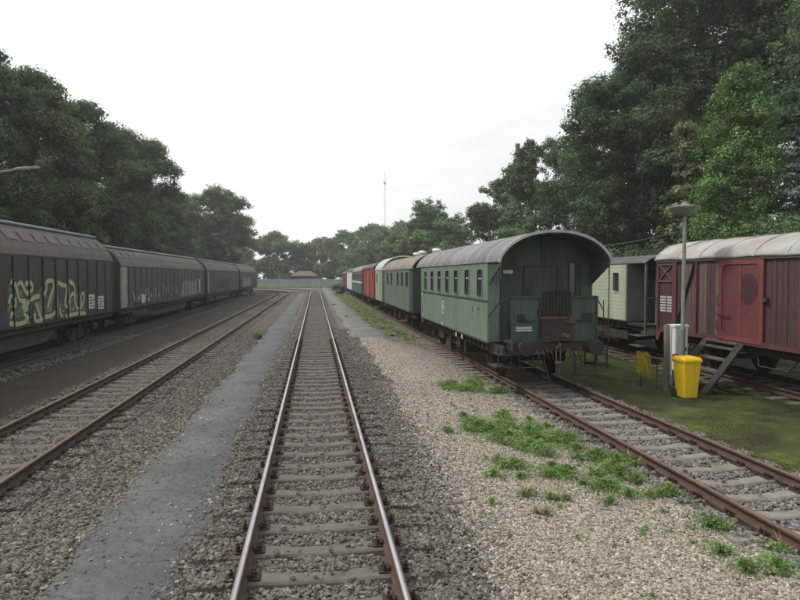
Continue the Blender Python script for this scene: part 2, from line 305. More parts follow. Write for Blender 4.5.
# ------------------------------------------------------------------ ground and setting
def wob(y, seed, amp):
    return amp * (math.sin(y * 0.9 + seed) * 0.4 + math.sin(y * 2.3 + seed * 2.1) * 0.3 + math.sin(y * 5.7 + seed * 3.7) * 0.2 + math.sin(y * 13.1 + seed * 1.3) * 0.15 + math.sin(y * 29 + seed * 5.1) * 0.08)
def strip(name, y0, y1, xl, xr, z, m, amp=0.1, seed=1.0, kind='structure'):
    """a ground sheet whose two long edges wander"""
    ys = []; y = y0
    while y < y1: ys.append(y); y += 0.06 if y < 12 else (0.15 if y < 30 else 0.8)
    ys.append(y1); V = []; F = []
    fl = xl if callable(xl) else (lambda q: xl); fr = xr if callable(xr) else (lambda q: xr)
    for y in ys:
        a, b = fl(y) + wob(y, seed, amp), fr(y) + wob(y, seed + 4.4, amp)
        V += [(a - 0.03, y, z - 0.03), (a, y, z), (a * 0.5 + b * 0.5, y, z + 0.004), (b, y, z), (b + 0.03, y, z - 0.03)]
    for i in range(len(ys) - 1):
        for k in range(4): F.append((i*5 + k, i*5 + k + 1, i*5 + 6 + k, i*5 + 5 + k))
    me = np_mesh(name, np.array(V), np.array(F), m)
    o = link(name, me); tag(o, kind=kind); return o
g = MB().face([(-420, -90, -0.13), (420, -90, -0.13), (420, 520, -0.13), (-420, 520, -0.13)]).build('ground', m_field)
tag(g, kind='structure')
yard = strip('ballast_bed', -6, 168, -13.2, 8.0, -0.062, m_ballast, amp=0.15, seed=2.2)
lb = strip('ballast_shoulder', -6, 120, -6.9, -2.6, -0.052, m_ballast_b, amp=0.12, seed=5.2)
earth = strip('earth_path', -6, 125, lambda y: -8.95, lambda y: -6.25 + 0.002 * y, -0.030, m_earth, amp=0.16, seed=3.1)
wbed = strip('wagon_bed_shade', -6, 125, -13.6, -9.25, -0.040, m_ballast_shade, amp=0.14, seed=2.9)  # dark strip laid to paint the shade under the wagons
asph = strip('asphalt_path', -6, 112, lambda y: -2.68 + 0.10 * min(1, max(0, (y - 14) / 20)), lambda y: -1.38 - 0.12 * min(1, max(0, (y - 6) / 10)), -0.024, m_asphalt, amp=0.15, seed=8.3)
pea = strip('pea_gravel_strip', -6, 31.5, lambda y: 1.78 + 0.30 * min(1, max(0, (y - 6) / 12)) , lambda y: 4.72 - max(0, (y - 24) * 0.22), -0.036, m_pea, amp=0.16, seed=4.9)
patch = strip('asphalt_patch', 31.0, 46, lambda y: 1.75, lambda y: 3.75 - 0.05 * abs(y - 36), -0.030, m_asphalt2, amp=0.2, seed=6.6)
farp = strip('gravel_path', 44, 165, lambda y: 1.7, lambda y: 3.3 - 0.004 * (y - 44), -0.034, m_asphalt2, amp=0.25, seed=9.4)
moss = strip('mossy_ground', -6, 60, 6.98, 11.15, -0.030, m_moss, amp=0.10, seed=7.7)
rb = strip('van_track_bed', -6, 60, 11.0, 15.5, -0.045, m_earth, amp=0.2, seed=1.7)
# wooded banks left and right
def bank(name, x0, x1, y0, y1, h, sgn, seed):
    nx, ny = 26, 60; V = []; F = []
    r = random.Random(seed); ph = [r.uniform(0, 6) for _ in range(6)]
    for j in range(ny + 1):
        y = y0 + (y1 - y0) * j / ny
        for i in range(nx + 1):
            t = i / nx; x = x0 + (x1 - x0) * t
            z = -0.14 + h * (1 - math.cos(min(1, t * 1.6) * math.pi)) / 2 + (0.35 * math.sin(y * 0.31 + ph[0]) + 0.25 * math.sin(x * 0.7 + y * 0.5 + ph[1]) + 0.15 * math.sin(y * 1.3 + ph[2])) * min(1, t * 5)
            V.append((x, y, z))
    for j in range(ny):
        for i in range(nx):
            a = j * (nx + 1) + i; F.append((a, a + 1, a + nx + 2, a + nx + 1) if sgn > 0 else (a + 1, a, a + nx + 1, a + nx + 2))
    o = link(name, np_mesh(name, np.array(V), np.array(F), m_litter)); tag(o, kind='structure')
bank('hillside_right', 15.2, 75, -10, 150, 9.0, 1, 3)
bank('hillside_left', -13.6, -60, -10, 140, 5.0, -1, 5)

# ------------------------------------------------------------------ tracks
def path_pts(x0, ya, yc, rad, ang, step=4.0):
    P = []; y = ya
    while y < yc: P.append((x0, y, 0.0, 1.0)); y += step
    P.append((x0, yc, 0.0, 1.0))
    if rad:
        k = int(ang / 4)
        for i in range(1, k + 1):
            a = R(i * 4); P.append((x0 - rad * (1 - math.cos(a)), yc + rad * math.sin(a), -math.sin(a), math.cos(a)))
    return P
RAILP = [(-0.0625, 0.02), (0.0625, 0.02), (0.0625, 0.031), (0.012, 0.046), (0.009, 0.118), (0.034, 0.130), (0.0355, 0.155), (0.030, 0.168), (-0.030, 0.168), (-0.0355, 0.155), (-0.034, 0.130), (-0.009, 0.118), (-0.012, 0.046), (-0.0625, 0.031)]
def sweep(P, off, prof):
    V = []; F = []; k = len(prof)
    for x, y, tx, ty in P:
        for p, q in prof: V.append((x + ty * (off + p), y - tx * (off + p), q))
    for i in range(len(P) - 1):
        for j in range(k):
            jj = (j + 1) % k; F.append((i*k + j, i*k + jj, (i+1)*k + jj, (i+1)*k + j))
    return np.array(V), np.array(F)
def sleeper_mesh(name, m, seed):
    r = random.Random(seed); b = MB(); xs = [-1.28, -0.95, -0.55, -0.2, 0.2, 0.55, 0.95, 1.28]
    zt = [0.004, 0.012, 0.008, -0.012, -0.012, 0.008, 0.012, 0.004]; V = []
    for x, z in zip(xs, zt):
        j = r.uniform(-0.006, 0.006); w = 0.125 + r.uniform(-0.006, 0.006) - (0.012 if abs(x) < 0.4 else 0)
        V += [(x, -w - 0.02, -0.12), (x, -w, z - 0.02 + j), (x, -w + 0.022, z + j), (x, w - 0.022, z + j), (x, w, z - 0.02 + j), (x, w + 0.02, -0.12)]
    n = len(xs); F = [(i*6 + k, i*6 + k + 1, i*6 + 7 + k, i*6 + 6 + k) for i in range(n - 1) for k in range(5)]
    b.v = V; b.f = F + [(5, 4, 3, 2, 1, 0), tuple((n-1)*6 + k for k in range(6))]
    return b.mesh(name, m)
def fastening_mesh():
    b = MB().box(-0.17, 0.17, -0.075, 0.075, 0.012, 0.026)
    for s in (-1, 1):
        b.box(s*0.075 - 0.014, s*0.075 + 0.014, -0.06, 0.06, 0.026, 0.055)
        for q in (-0.035, 0.035):
            b.lathe((s*0.115, q, 0.026), 'z', [(0, 0.022), (0.022, 0.022), (0.022, 0.013), (0.055, 0.012)], 6)
    return b.mesh('rail_fastening', m_chair)
fast_me = fastening_mesh()
def track(name, label, x0, yc, rad, ang, m_rail, m_top, m_sl, y_first, y_sl, y_fast, ya=-6, spacing=0.63, phase=0.0, top_w=0.026):
    t = empty(name, (x0, 0, 0), label, 'railway track')
    P = path_pts(0, ya, yc, rad, ang)
    for s in (-1, 1):
        V, F = sweep(P, s * 0.7525, RAILP)
        rl = link('rail', np_mesh('rail', V, F, m_rail), t)
        V, F = sweep(P, s * 0.7525, [(-top_w, 0.1675), (top_w, 0.1675), (top_w, 0.1695), (-top_w, 0.1695)])
        link('running_surface', np_mesh('running_surface', V, F, m_top), rl)
    ms = [sleeper_mesh('sleeper', m_sl, q) for q in range(4)]
    y = y_first + phase; V = []; F = []
    while y < yc:
        if y < y_sl:
            o = link('sleeper', ms[rnd.randrange(4)], t, (rnd.uniform(-0.015, 0.015), y + rnd.uniform(-0.02, 0.02), rnd.uniform(-0.006, 0.004)))
            o.rotation_euler = (0, 0, rnd.uniform(-0.012, 0.012) + (math.pi if rnd.random() < 0.5 else 0))
            if y < y_fast:
                for s in (-1, 1): link('rail_fastening', fast_me, o, (s * 0.7525, 0, 0)).scale = (1.0, 1.1, 1.1)
        else:
            n = len(V); V += [(-1.28, y - 0.12, 0.0), (1.28, y - 0.12, 0.0), (1.28, y + 0.12, 0.0), (-1.28, y + 0.12, 0.0), (-1.28, y - 0.12, -0.08), (1.28, y - 0.12, -0.08)]
            F += [(n, n + 1, n + 2, n + 3), (n + 4, n + 5, n + 1, n)]
        y += spacing
    if V:
        o = link('far_sleepers', np_mesh('far_sleepers', np.array(V), np.array(F), m_sl), t); o['kind'] = 'stuff'
    return t
TC = track('railway_track', 'middle railway track with polished rails running straight ahead', 0.0, 113, 50, 84, m_rust, m_shine, m_sleeper, 4.2, 62, 30, phase=0.22)
m_sleeper_shade = mat('sleeper_shaded', (0.118, 0.106, 0.088), (0.080, 0.073, 0.062), scale=4, rough=0.92, bump=0.4, bscale=45, world=True)  # sleeper colour darkened to carry the tree shade over the left tracks
TL = track('railway_track', 'dull brown railway track beside the dark earth path on the left', -5.05, 104, 52, 84, m_rust_dark, m_shine2, m_sleeper_shade, 5.5, 62, 24, phase=0.1)
TR = track('railway_track', 'rusty railway track with pale sleepers under the green coaches', 5.88, 150, 0, 0, m_rust, m_shine2, m_sleeper_l, 3.8, 40, 20, phase=0.3)
TW = track('railway_track', 'shaded railway track under the brown sliding wall wagons', -10.85, 104, 52, 84, m_rust_dark, m_shine2, m_sleeper_shade, 14, 40, 0)
TV = track('railway_track', 'rusty railway track under the red covered van', 12.2, 60, 0, 0, m_rust, m_shine2, m_sleeper, 6, 26, 0)

# ------------------------------------------------------------------ loose stones (instanced, uncountable)
rng = np.random.default_rng(11)
CY, SY = math.cos(R(7.54)), math.sin(R(7.54))
def in_view(P, margin=0.06):
    dx = P[:, 0] + 0.03; d = dx * SY + P[:, 1] * CY; u = dx * CY - P[:, 1] * SY
    return (np.abs(u) < d * (0.625 + margin) + 0.3) & (d > 3.5)
def scatter(name, P, S, mats, seed, squash=0.75):
    n = len(P); me = bpy.data.meshes.new(name); me.vertices.add(n); me.vertices.foreach_set('co', P.astype(np.float32).ravel())
    a = me.attributes.new('sc', 'FLOAT_VECTOR', 'POINT')
    sv = np.stack([S * rng.uniform(0.75, 1.3, n), S * rng.uniform(0.75, 1.3, n), S * rng.uniform(0.55, 0.95, n) * squash / 0.75], 1)
    a.data.foreach_set('vector', sv.astype(np.float32).ravel())
    a = me.attributes.new('ro', 'FLOAT_VECTOR', 'POINT')
    ro = np.stack([rng.uniform(-0.6, 0.6, n), rng.uniform(-0.6, 0.6, n), rng.uniform(0, 6.28, n)], 1)
    a.data.foreach_set('vector', ro.astype(np.float32).ravel())
    o = link(name, me); o['kind'] = 'stuff'; me.materials.append(mats[0])
    t = bpy.data.node_groups.new(name, 'GeometryNodeTree')
    t.interface.new_socket('Geometry', in_out='INPUT', socket_type='NodeSocketGeometry')
    t.interface.new_socket('Geometry', in_out='OUTPUT', socket_type='NodeSocketGeometry')
    gi = t.nodes.new('NodeGroupInput'); go = t.nodes.new('NodeGroupOutput')
    iop = t.nodes.new('GeometryNodeInstanceOnPoints'); jn = t.nodes.new('GeometryNodeJoinGeometry')
    for k in range(5):
        ic = t.nodes.new('GeometryNodeMeshIcoSphere'); ic.inputs['Radius'].default_value = 1.0; ic.inputs['Subdivisions'].default_value = 2 if k % 2 else 1
        nz = t.nodes.new('ShaderNodeTexNoise'); nz.noise_dimensions = '4D'; nz.inputs['W'].default_value = seed + k * 7.3; nz.inputs['Scale'].default_value = 1.1
        sb = t.nodes.new('ShaderNodeVectorMath'); sb.operation = 'SUBTRACT'; sb.inputs[1].default_value = (0.5, 0.5, 0.5)
        ml = t.nodes.new('ShaderNodeVectorMath'); ml.operation = 'SCALE'; ml.inputs['Scale'].default_value = 2.4
        sp = t.nodes.new('GeometryNodeSetPosition'); smt = t.nodes.new('GeometryNodeSetMaterial'); smt.inputs['Material'].default_value = mats[k % len(mats)]
        g2 = t.nodes.new('GeometryNodeGeometryToInstance')
        t.links.new(nz.outputs['Color'], sb.inputs[0]); t.links.new(sb.outputs[0], ml.inputs[0]); t.links.new(ml.outputs[0], sp.inputs['Offset'])
        t.links.new(ic.outputs[0], sp.inputs['Geometry']); t.links.new(sp.outputs[0], smt.inputs[0]); t.links.new(smt.outputs[0], g2.inputs[0]); t.links.new(g2.outputs[0], jn.inputs[0])
    na = t.nodes.new('GeometryNodeInputNamedAttribute'); na.data_type = 'FLOAT_VECTOR'; na.inputs['Name'].default_value = 'sc'
    nr = t.nodes.new('GeometryNodeInputNamedAttribute'); nr.data_type = 'FLOAT_VECTOR'; nr.inputs['Name'].default_value = 'ro'
    er = t.nodes.new('FunctionNodeEulerToRotation'); t.links.new(nr.outputs['Attribute'], er.inputs[0])
    t.links.new(gi.outputs[0], iop.inputs['Points']); t.links.new(jn.outputs[0], iop.inputs['Instance']); iop.inputs['Pick Instance'].default_value = True
    t.links.new(er.outputs[0], iop.inputs['Rotation']); t.links.new(na.outputs['Attribute'], iop.inputs['Scale'])
    t.links.new(iop.outputs[0], go.inputs[0])
    md = o.modifiers.new('stones', 'NODES'); md.node_group = t
    return o
def pts(x0, x1, y0, y1, dens):
    n = int((x1 - x0) * (y1 - y0) * dens); P = np.zeros((n, 3)); P[:, 0] = rng.uniform(x0, x1, n); P[:, 1] = rng.uniform(y0, y1, n)
    return P[in_view(P)]
def tiers(x0, x1, spec):
    return np.concatenate([pts(x0, x1, a, b, d) for a, b, d in spec])
T1 = [(4.0, 9, 1050), (9, 14, 720), (14, 22, 330), (22, 36, 100)]
ms_grey = stone_mat('stone_grey', GREY); ms_brown = stone_mat('stone_brown', BROWNGREY); ms_beige = stone_mat('stone_beige', BEIGE)
ms_blue = stone_mat('stone_bluegrey', [(0.09, 0.095, 0.10), (0.16, 0.165, 0.175), (0.24, 0.245, 0.25), (0.12, 0.12, 0.125), (0.34, 0.34, 0.34)])
def off_sleepers(P, first, x0):
    """drop most stones that would lie on a sleeper's top between the rails"""
    ph = np.abs(((P[:, 1] - first + 0.315) % 0.63) - 0.315); lx = np.abs(P[:, 0] - x0)
    on = (ph < 0.135) & (lx < 1.28); keep = ~on | (rng.random(len(P)) < np.where(lx < 0.72, 0.035, np.where(lx > 0.88, 0.95, 0.10)))
    on_rail = np.abs(lx - 0.7525) < 0.09
    P = P[keep & ~on_rail]; on = on[keep & ~on_rail]
    P[:, 2] = np.where(on, 0.012, -0.042) + rng.uniform(-0.014, 0.014, len(P))
    return P
P = tiers(-1.75, 2.75, T1); P = off_sleepers(P, 4.42, 0.0)
edge = (P[:, 0] < -1.2) & (rng.random(len(P)) < (-1.2 - P[:, 0]) / 0.42); P = P[~edge]
edge = (P[:, 0] > 1.5) & (rng.random(len(P)) < (P[:, 0] - 1.5) / 1.05); P = P[~edge]
scatter('ballast_stones', P, 0.014 + 0.020 * rng.random(len(P)) ** 1.6, [ms_grey, ms_brown, ms_grey], 1.0)
P = tiers(-6.6, -2.35, T1); P = off_sleepers(P, 5.6, -5.05)
edge = (P[:, 0] > -2.75) & (rng.random(len(P)) < (P[:, 0] + 2.75) / 0.3); P = P[~edge]
scatter('ballast_stones_of_shoulder', P, 0.014 + 0.022 * rng.random(len(P)) ** 1.6, [ms_brown, ms_grey], 2.0)
P = tiers(4.7, 7.15, [(4, 12, 560), (12, 18, 330)]); P = off_sleepers(P, 4.1, 5.88)
scatter('ballast_stones_of_right_track', P, rng.uniform(0.018, 0.032, len(P)), [ms_blue, ms_grey], 3.0)
P = tiers(1.45, 4.85, [(4, 8, 1900), (8, 12, 1300), (12, 18, 600), (18, 31, 160)])
P = P[~((P[:, 0] < 2.5) & (rng.random(len(P)) < (2.5 - P[:, 0]) / 1.0))]; P[:, 2] = -0.034 + rng.uniform(-0.004, 0.008, len(P))
scatter('pea_gravel_stones', P, rng.uniform(0.011, 0.021, len(P)), [ms_beige, ms_beige, ms_grey], 4.0)
P = tiers(-2.85, -1.2, [(4, 9, 420), (9, 16, 260), (16, 26, 90)]); de = np.minimum(np.abs(P[:, 0] + 2.68), np.abs(P[:, 0] + 1.43)); P = P[rng.random(len(P)) < 0.06 + 0.9 * np.exp(-de / 0.12)]; P[:, 2] = -0.018
scatter('grit_on_path', P, 0.006 + 0.02 * rng.random(len(P)) ** 2, [ms_grey, ms_brown, ms_grey, ms_beige], 5.0)
P = tiers(-9.4, -8.7, [(14, 34, 60)]); P[:, 2] = -0.02
scatter('stones_by_wagon_track', P, rng.uniform(0.02, 0.045, len(P)), [ms_grey, ms_brown], 6.0)

# ------------------------------------------------------------------ rolling stock helpers
def arch(half, eave, peak, n=18, p=2.2, e=0.62):
    out = []
    for i in range(n + 1):
        a = math.pi * i / n; x = -math.cos(a); out.append((x * half, eave + (peak - eave) * max(0.0, 1 - abs(x) ** p) ** e))
    return out
def roof_mesh(b, half, eave, peak, y0, y1, th=0.05):
    o = arch(half, eave, peak); i = arch(half - th, eave, peak - th)
    b.prism(o + i[::-1], 'y', y0, y1); return b
def wall_x(b, X, sg, y0, y1, z0, z1, holes, depth=0.07):
    """a wall in the plane x=X facing sg, with rectangular openings and their reveals"""
    ys = sorted({y0, y1, *[h[0] for h in holes], *[h[1] for h in holes]}); zs = sorted({z0, z1, *[h[2] for h in holes], *[h[3] for h in holes]})
    for i in range(len(ys) - 1):
        for j in range(len(zs) - 1):
            cy, cz = (ys[i] + ys[i+1]) / 2, (zs[j] + zs[j+1]) / 2
            if any(h[0] < cy < h[1] and h[2] < cz < h[3] for h in holes): continue
            q = [(X, ys[i], zs[j]), (X, ys[i+1], zs[j]), (X, ys[i+1], zs[j+1]), (X, ys[i], zs[j+1])]
            b.face(q if sg > 0 else q[::-1])
    Xi = X - sg * depth
    for h in holes:
        a, c, d, e = h
        b.face([(X, a, d), (Xi, a, d), (Xi, a, e), (X, a, e)]); b.face([(X, c, d), (X, c, e), (Xi, c, e), (Xi, c, d)])
        b.face([(X, a, e), (Xi, a, e), (Xi, c, e), (X, c, e)]); b.face([(X, a, d), (X, c, d), (Xi, c, d), (Xi, a, d)])
    b.face([(Xi, y0, z0), (Xi, y0, z1), (X, y0, z1), (X, y0, z0)]); b.face([(Xi, y1, z0), (X, y1, z0), (X, y1, z1), (Xi, y1, z1)])
    return b
def rrect(w, h, r, n=5):
    P = []
    for cx, cy, a0 in ((w/2 - r, h/2 - r, 0), (-w/2 + r, h/2 - r, 90), (-w/2 + r, -h/2 + r, 180), (w/2 - r, -h/2 + r, 270)):
        for i in range(n + 1):
            a = R(a0 + 90 * i / n); P.append((cx + r * math.cos(a), cy + r * math.sin(a)))
    return P
def ring_x(b, X, yc, zc, w, h, fr, r, th, sg):
    """rounded frame in the plane x=X standing th proud"""
    a, o = rrect(w, h, r), rrect(w + 2*fr, h + 2*fr, r + fr); n = len(a); s = len(b.v)
    for X_ in (X + sg * th, X - sg * 0.03):
        b.v += [(X_, yc + p, zc + q) for p, q in a]; b.v += [(X_, yc + p, zc + q) for p, q in o]
    for i in range(n):
        j = (i + 1) % n
        b.f += [(s + i, s + j, s + n + j, s + n + i), (s + n + i, s + n + j, s + 3*n + j, s + 3*n + i), (s + i, s + 2*n + i, s + 2*n + j, s + j)]
    return b
_cache = {}
def shared(key, maker):
    if key not in _cache: _cache[key] = maker()
    return _cache[key]
def window(parent, X, sg, yc, z0, z1, w, m_fr, bar=True, r=0.065):
    h = z1 - z0
    fr = shared(('wf', w, h, sg, m_fr.name), lambda: ring_x(MB(), 0, 0, 0, w, h, 0.045, r, 0.014, sg).mesh('window', m_fr))
    o = link('window', fr, parent, (X, yc, (z0 + z1) / 2))
    pn = shared(('wp', w, h, sg), lambda: MB().box(-0.008, 0.008, -w/2 - 0.03, w/2 + 0.03, -h/2 - 0.03, h/2 + 0.03).mesh('pane', m_glass))
    link('pane', pn, o, (-sg * 0.055, 0, 0))
    if bar:
        br = shared(('wb', w, h, sg), lambda: MB().box(-0.012, 0.012, -w/2, w/2, -0.018, 0.018).mesh('transom_bar', m_roof_edge))
        link('transom_bar', br, o, (-sg * 0.03, 0, h * 0.18))
    return o
def wheel_me(r=0.48):
    return shared(('wheel', r), lambda: MB().lathe((0, 0, 0), 'x', [(-0.03, r + 0.028), (0.0, r + 0.028), (0.008, r), (0.10, r - 0.008), (0.105, r - 0.06), (0.05, r - 0.075), (0.045, 0.14), (0.085, 0.12), (0.12, 0.09), (0.12, 0.02)], 28).mesh('wheel', m_dark2, True))
def axlebox_me():
    def mk():
        b = MB().box(-0.08, 0.10, -0.13, 0.13, -0.15, 0.14); b.lathe((0.10, 0, 0), 'x', [(0, 0.10), (0.05, 0.085), (0.055, 0.03)], 14)
        return b.mesh('axle_box', m_dark)
    return shared('axlebox', mk)
def spring_me(L=1.2):
    def mk():
        b = MB()
        for k in range(6):
            l = L * (1 - k * 0.15) / 2; z = 0.10 - 0.022 * k
            for i in range(6):
                a, c = -l + 2*l*i/6, -l + 2*l*(i+1)/6
                za, zc = z + 0.09 * (a/(L/2))**2, z + 0.09 * (c/(L/2))**2
                b.beam((0, a, za), (0, c, zc), 0.09, 0.018)
        b.box(-0.06, 0.06, -0.06, 0.06, -0.06, 0.13)
        return b.mesh('leaf_spring', m_dark2)
    return shared(('spring', L), mk)
def guard_me():
    def mk():
        b = MB()
        for s in (-1, 1):
            b.beam((0, s*0.20, -0.22), (0, s*0.26, 0.45), 0.025, 0.07, (1, 0, 0)); b.beam((0, s*0.24, -0.15), (0, s*0.75, 0.45), 0.022, 0.06, (1, 0, 0))
        b.box(-0.012, 0.012, -0.26, 0.26, -0.24, -0.19)
        return b.mesh('axle_guard', m_dark)
    return shared('guard', mk)
def axle(parent, y, half_spring=1.2, r=0.48):
    for s in (-1, 1):
        w = link('wheel', wheel_me(r), parent, (s * 0.70, y, 0.17 + r)); w.rotation_euler = (0, 0, 0 if s > 0 else math.pi)
        a = link('axle_box', axlebox_me(), parent, (s * 0.99, y, 0.17 + r)); a.rotation_euler = (0, 0, 0 if s > 0 else math.pi)
        link('leaf_spring', spring_me(half_spring), parent, (s * 0.99, y, 0.17 + r + 0.22)); link('axle_guard', guard_me(), parent, (s * 0.93, y, 0.17 + r))
    MB().tube([(-0.68, y, 0.17 + r), (0.68, y, 0.17 + r)], 0.075, 10).build('axle', m_dark2, parent, True)
def buffer_me(m=None):
    return shared('buffer', lambda: MB().lathe((0, 0, 0), 'y', [(0.0, 0.08), (0.02, 0.15), (0.03, 0.195), (0.055, 0.20), (0.075, 0.19), (0.08, 0.07), (0.22, 0.07), (0.22, 0.10), (0.42, 0.115), (0.43, 0.17), (0.46, 0.17)], 24).mesh('buffer', m_dark, True))
def buffers(parent, yend, sg, z=1.23):
    for s in (-1, 1):
        o = link('buffer', buffer_me(), parent, (s * 0.875, yend, z)); o.rotation_euler = (0, 0, 0 if sg < 0 else math.pi)
def coupling(parent, y, sg, z=1.2):
    b = MB(); b.tube([(0, y - sg*0.05, z), (0, y + sg*0.22, z + 0.02), (0, y + sg*0.30, z + 0.10), (0, y + sg*0.22, z + 0.17)], [0.05, 0.045, 0.04, 0.025], 8)
    for s in (-1, 1): b.tube([(s*0.05, y + sg*0.18, z - 0.02), (s*0.055, y + sg*0.20, z - 0.35)], 0.018, 6)
    b.tube([(-0.09, y + sg*0.20, z - 0.36), (0.09, y + sg*0.20, z - 0.36)], 0.045, 8)
    for s in (-1, 1): b.tube([(s*0.04, y + sg*0.20, z - 0.36), (s*0.045, y + sg*0.19, z - 0.62), (0, y + sg*0.19, z - 0.70)], 0.018, 6)
    b.build('screw_coupling', m_hose, parent, True)

def text_mesh(txt, size, m, name='lettering', ext=0.002):
    cu = bpy.data.curves.new(name, 'FONT'); cu.body = txt; cu.size = size; cu.extrude = ext; cu.align_x = 'CENTER'; cu.align_y = 'CENTER'; cu.resolution_u = 2
    ob = bpy.data.objects.new(name, cu); COL.objects.link(ob); bpy.context.view_layer.update()
    me = bpy.data.meshes.new_from_object(ob); bpy.data.objects.remove(ob); me.materials.clear(); me.materials.append(m); return me
def on_left_side(o):      # text plane turned to face -x, reading towards -y
    o.rotation_euler = (R(90), 0, R(-90)); return o

def coach(label, group, cx, y0, y1, f0, f1, half, eave, peak, zb, m_side, m_end, m_rf, wins, wz, ww, belt=True, name='railway_coach', solebar=True, doors=(), cat='railway coach', axles=None, bar=True, roof_half=None):
    """body from y0 to y1, roof from f0 to f1 over open end platforms; returns root (local y measured from the middle)"""
    ym = (y0 + y1) / 2; t = empty(name, (cx, ym, 0), label, cat, group); hl = (y1 - y0) / 2
    a0, a1 = f0 - ym, f1 - ym; H = half; rh = roof_half or half + 0.03
    lw = [w - ym for w in wins]
    holes = [(w - ww/2, w + ww/2, wz[0], wz[1]) for w in lw]
    for s in (-1, 1):
        side = wall_x(MB(), s * H, s, -hl, hl, zb, eave + 0.01, holes).build('side_wall', m_side, t, fix=False)
        for w in lw: window(t, s * H, s, w, wz[0], wz[1], ww, m_side, bar)
        if belt: MB().box(s*H - 0.01, s*H + s*0.018, -hl - 0.004, hl + 0.004, wz[0] - 0.10, wz[0] - 0.05).build('belt_rail', m_green_dk, t)
        MB().box(s*H - 0.02, s*H + s*0.012, -hl, hl, zb - 0.025, zb + 0.02).build('lower_rail', m_green_dk, t)
        if solebar:
            b = MB().box(s*(H - 0.24), s*(H - 0.16), -hl - 0.9, hl + 0.9, zb - 0.27, zb - 0.03)
            b.build('sole_bar', m_dark2, t)
            b = MB(); n = int(hl * 2 / 0.46)
            for i in range(n):
                yy = -hl + 0.25 + i * (2*hl - 0.5) / (n - 1); b.box(s*(H - 0.14), s*(H - 0.05), yy - 0.03, yy + 0.03, zb - 0.22, zb - 0.04)
            b.build('body_brackets', m_dark2, t)
    for s in (-1, 1):
        prof = [(-H + 0.07, zb), (H - 0.07, zb)] + [(x, z) for x, z in arch(H - 0.07, eave, peak - 0.06)][::-1]
        MB().prism(prof, 'y', s*hl - 0.06 if s > 0 else -hl + 0.02, s*hl - 0.02 if s > 0 else -hl + 0.06).build('end_wall', m_end, t)
    rf = roof_mesh(MB(), rh, eave, peak, a0, a1).build('roof', m_rf, t, True)
    k = max(4, int((a1 - a0) / 1.5))
    for i in range(1, k):
        yy = a0 + (a1 - a0) * i / k
        roof_mesh(MB(), rh + 0.006, eave, peak + 0.008, yy - 0.022, yy + 0.022, 0.02).build('roof_seam', m_rf, rf, True)
    MB().box(-H + 0.1, H - 0.1, -hl - 0.02, hl + 0.02, zb - 0.06, zb - 0.02).build('floor', m_dark, t)
    for q in (axles or (-hl * 0.78, hl * 0.78)): axle(t, q)
    return t, ym, hl
def box_part(parent, name, m, *bx, bevel=0):
    return MB().box(*bx).build(name, m, parent, bevel=bevel)

# ------------------------------------------------------------------ the near green coach
G1 = 'old coaches standing on the right hand track'
c1, ym, hl = coach('green open platform coach with a grey arched roof, nearest on the right', G1, 5.88, 16.3, 26.9, 15.2, 28.0, 1.44, 3.32, 4.10, 1.22, m_green, m_green_end_shade, m_roof,
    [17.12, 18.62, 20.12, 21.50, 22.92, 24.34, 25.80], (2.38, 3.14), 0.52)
ye, yf = -hl, 15.2 - ym          # end wall plane, roof end (local)
MB().prism(arch(1.475, 3.305, 4.115) + arch(1.415, 3.305, 4.045)[::-1], 'y', yf - 0.03, yf + 0.02).build('roof_rim', m_roof_edge, c1, True)
MB().prism(arch(1.475, 3.305, 4.115) + arch(1.415, 3.305, 4.045)[::-1], 'y', 28.0 - ym, 28.0 - ym + 0.03).build('roof_rim', m_roof_edge, c1, True)
MB().prism(arch(1.424, 3.30, 4.046) + arch(1.40, 3.30, 4.02)[::-1], 'y', yf + 0.03, ye).build('roof_lining', m_green_end_shade, c1, True)
# side panels joints and old marks
for yy in (21.86,):
    box_part(c1, 'panel_joint', m_green_dk, -1.447, -1.44, yy - ym - 0.008, yy - ym + 0.008, 1.26, 2.28)
logo = MB()
ring_x(logo, -1.443, 22.2 - ym, 1.86, 0.30, 0.40, 0.035, 0.07, 0.003, -1); lg = logo.build('emblem', m_mark, c1)
o = link('lettering', text_mesh('DB', 0.21, m_mark), lg, (-1.446, 22.2 - ym, 1.86)); on_left_side(o)
for (yy, zz, w, h) in ((17.9, 2.02, 0.10, 0.16), (17.33, 2.07, 0.07, 0.08), (17.18, 2.07, 0.07, 0.08), (19.3, 2.03, 0.05, 0.10), (26.6, 1.55, 0.16, 0.26)):
    box_part(c1, 'dark_mark', m_green_dk, -1.4435, -1.4395, yy - ym - w/2, yy - ym + w/2, zz - h/2, zz + h/2)
for yy, zz in ((20.0, 1.10), (22.2, 1.27), (26.6, 2.20), (19.2, 1.11)):
    box_part(c1, 'plate', m_mark, -1.458, -1.443, yy - ym - 0.07, yy - ym + 0.07, zz - 0.06, zz + 0.06)
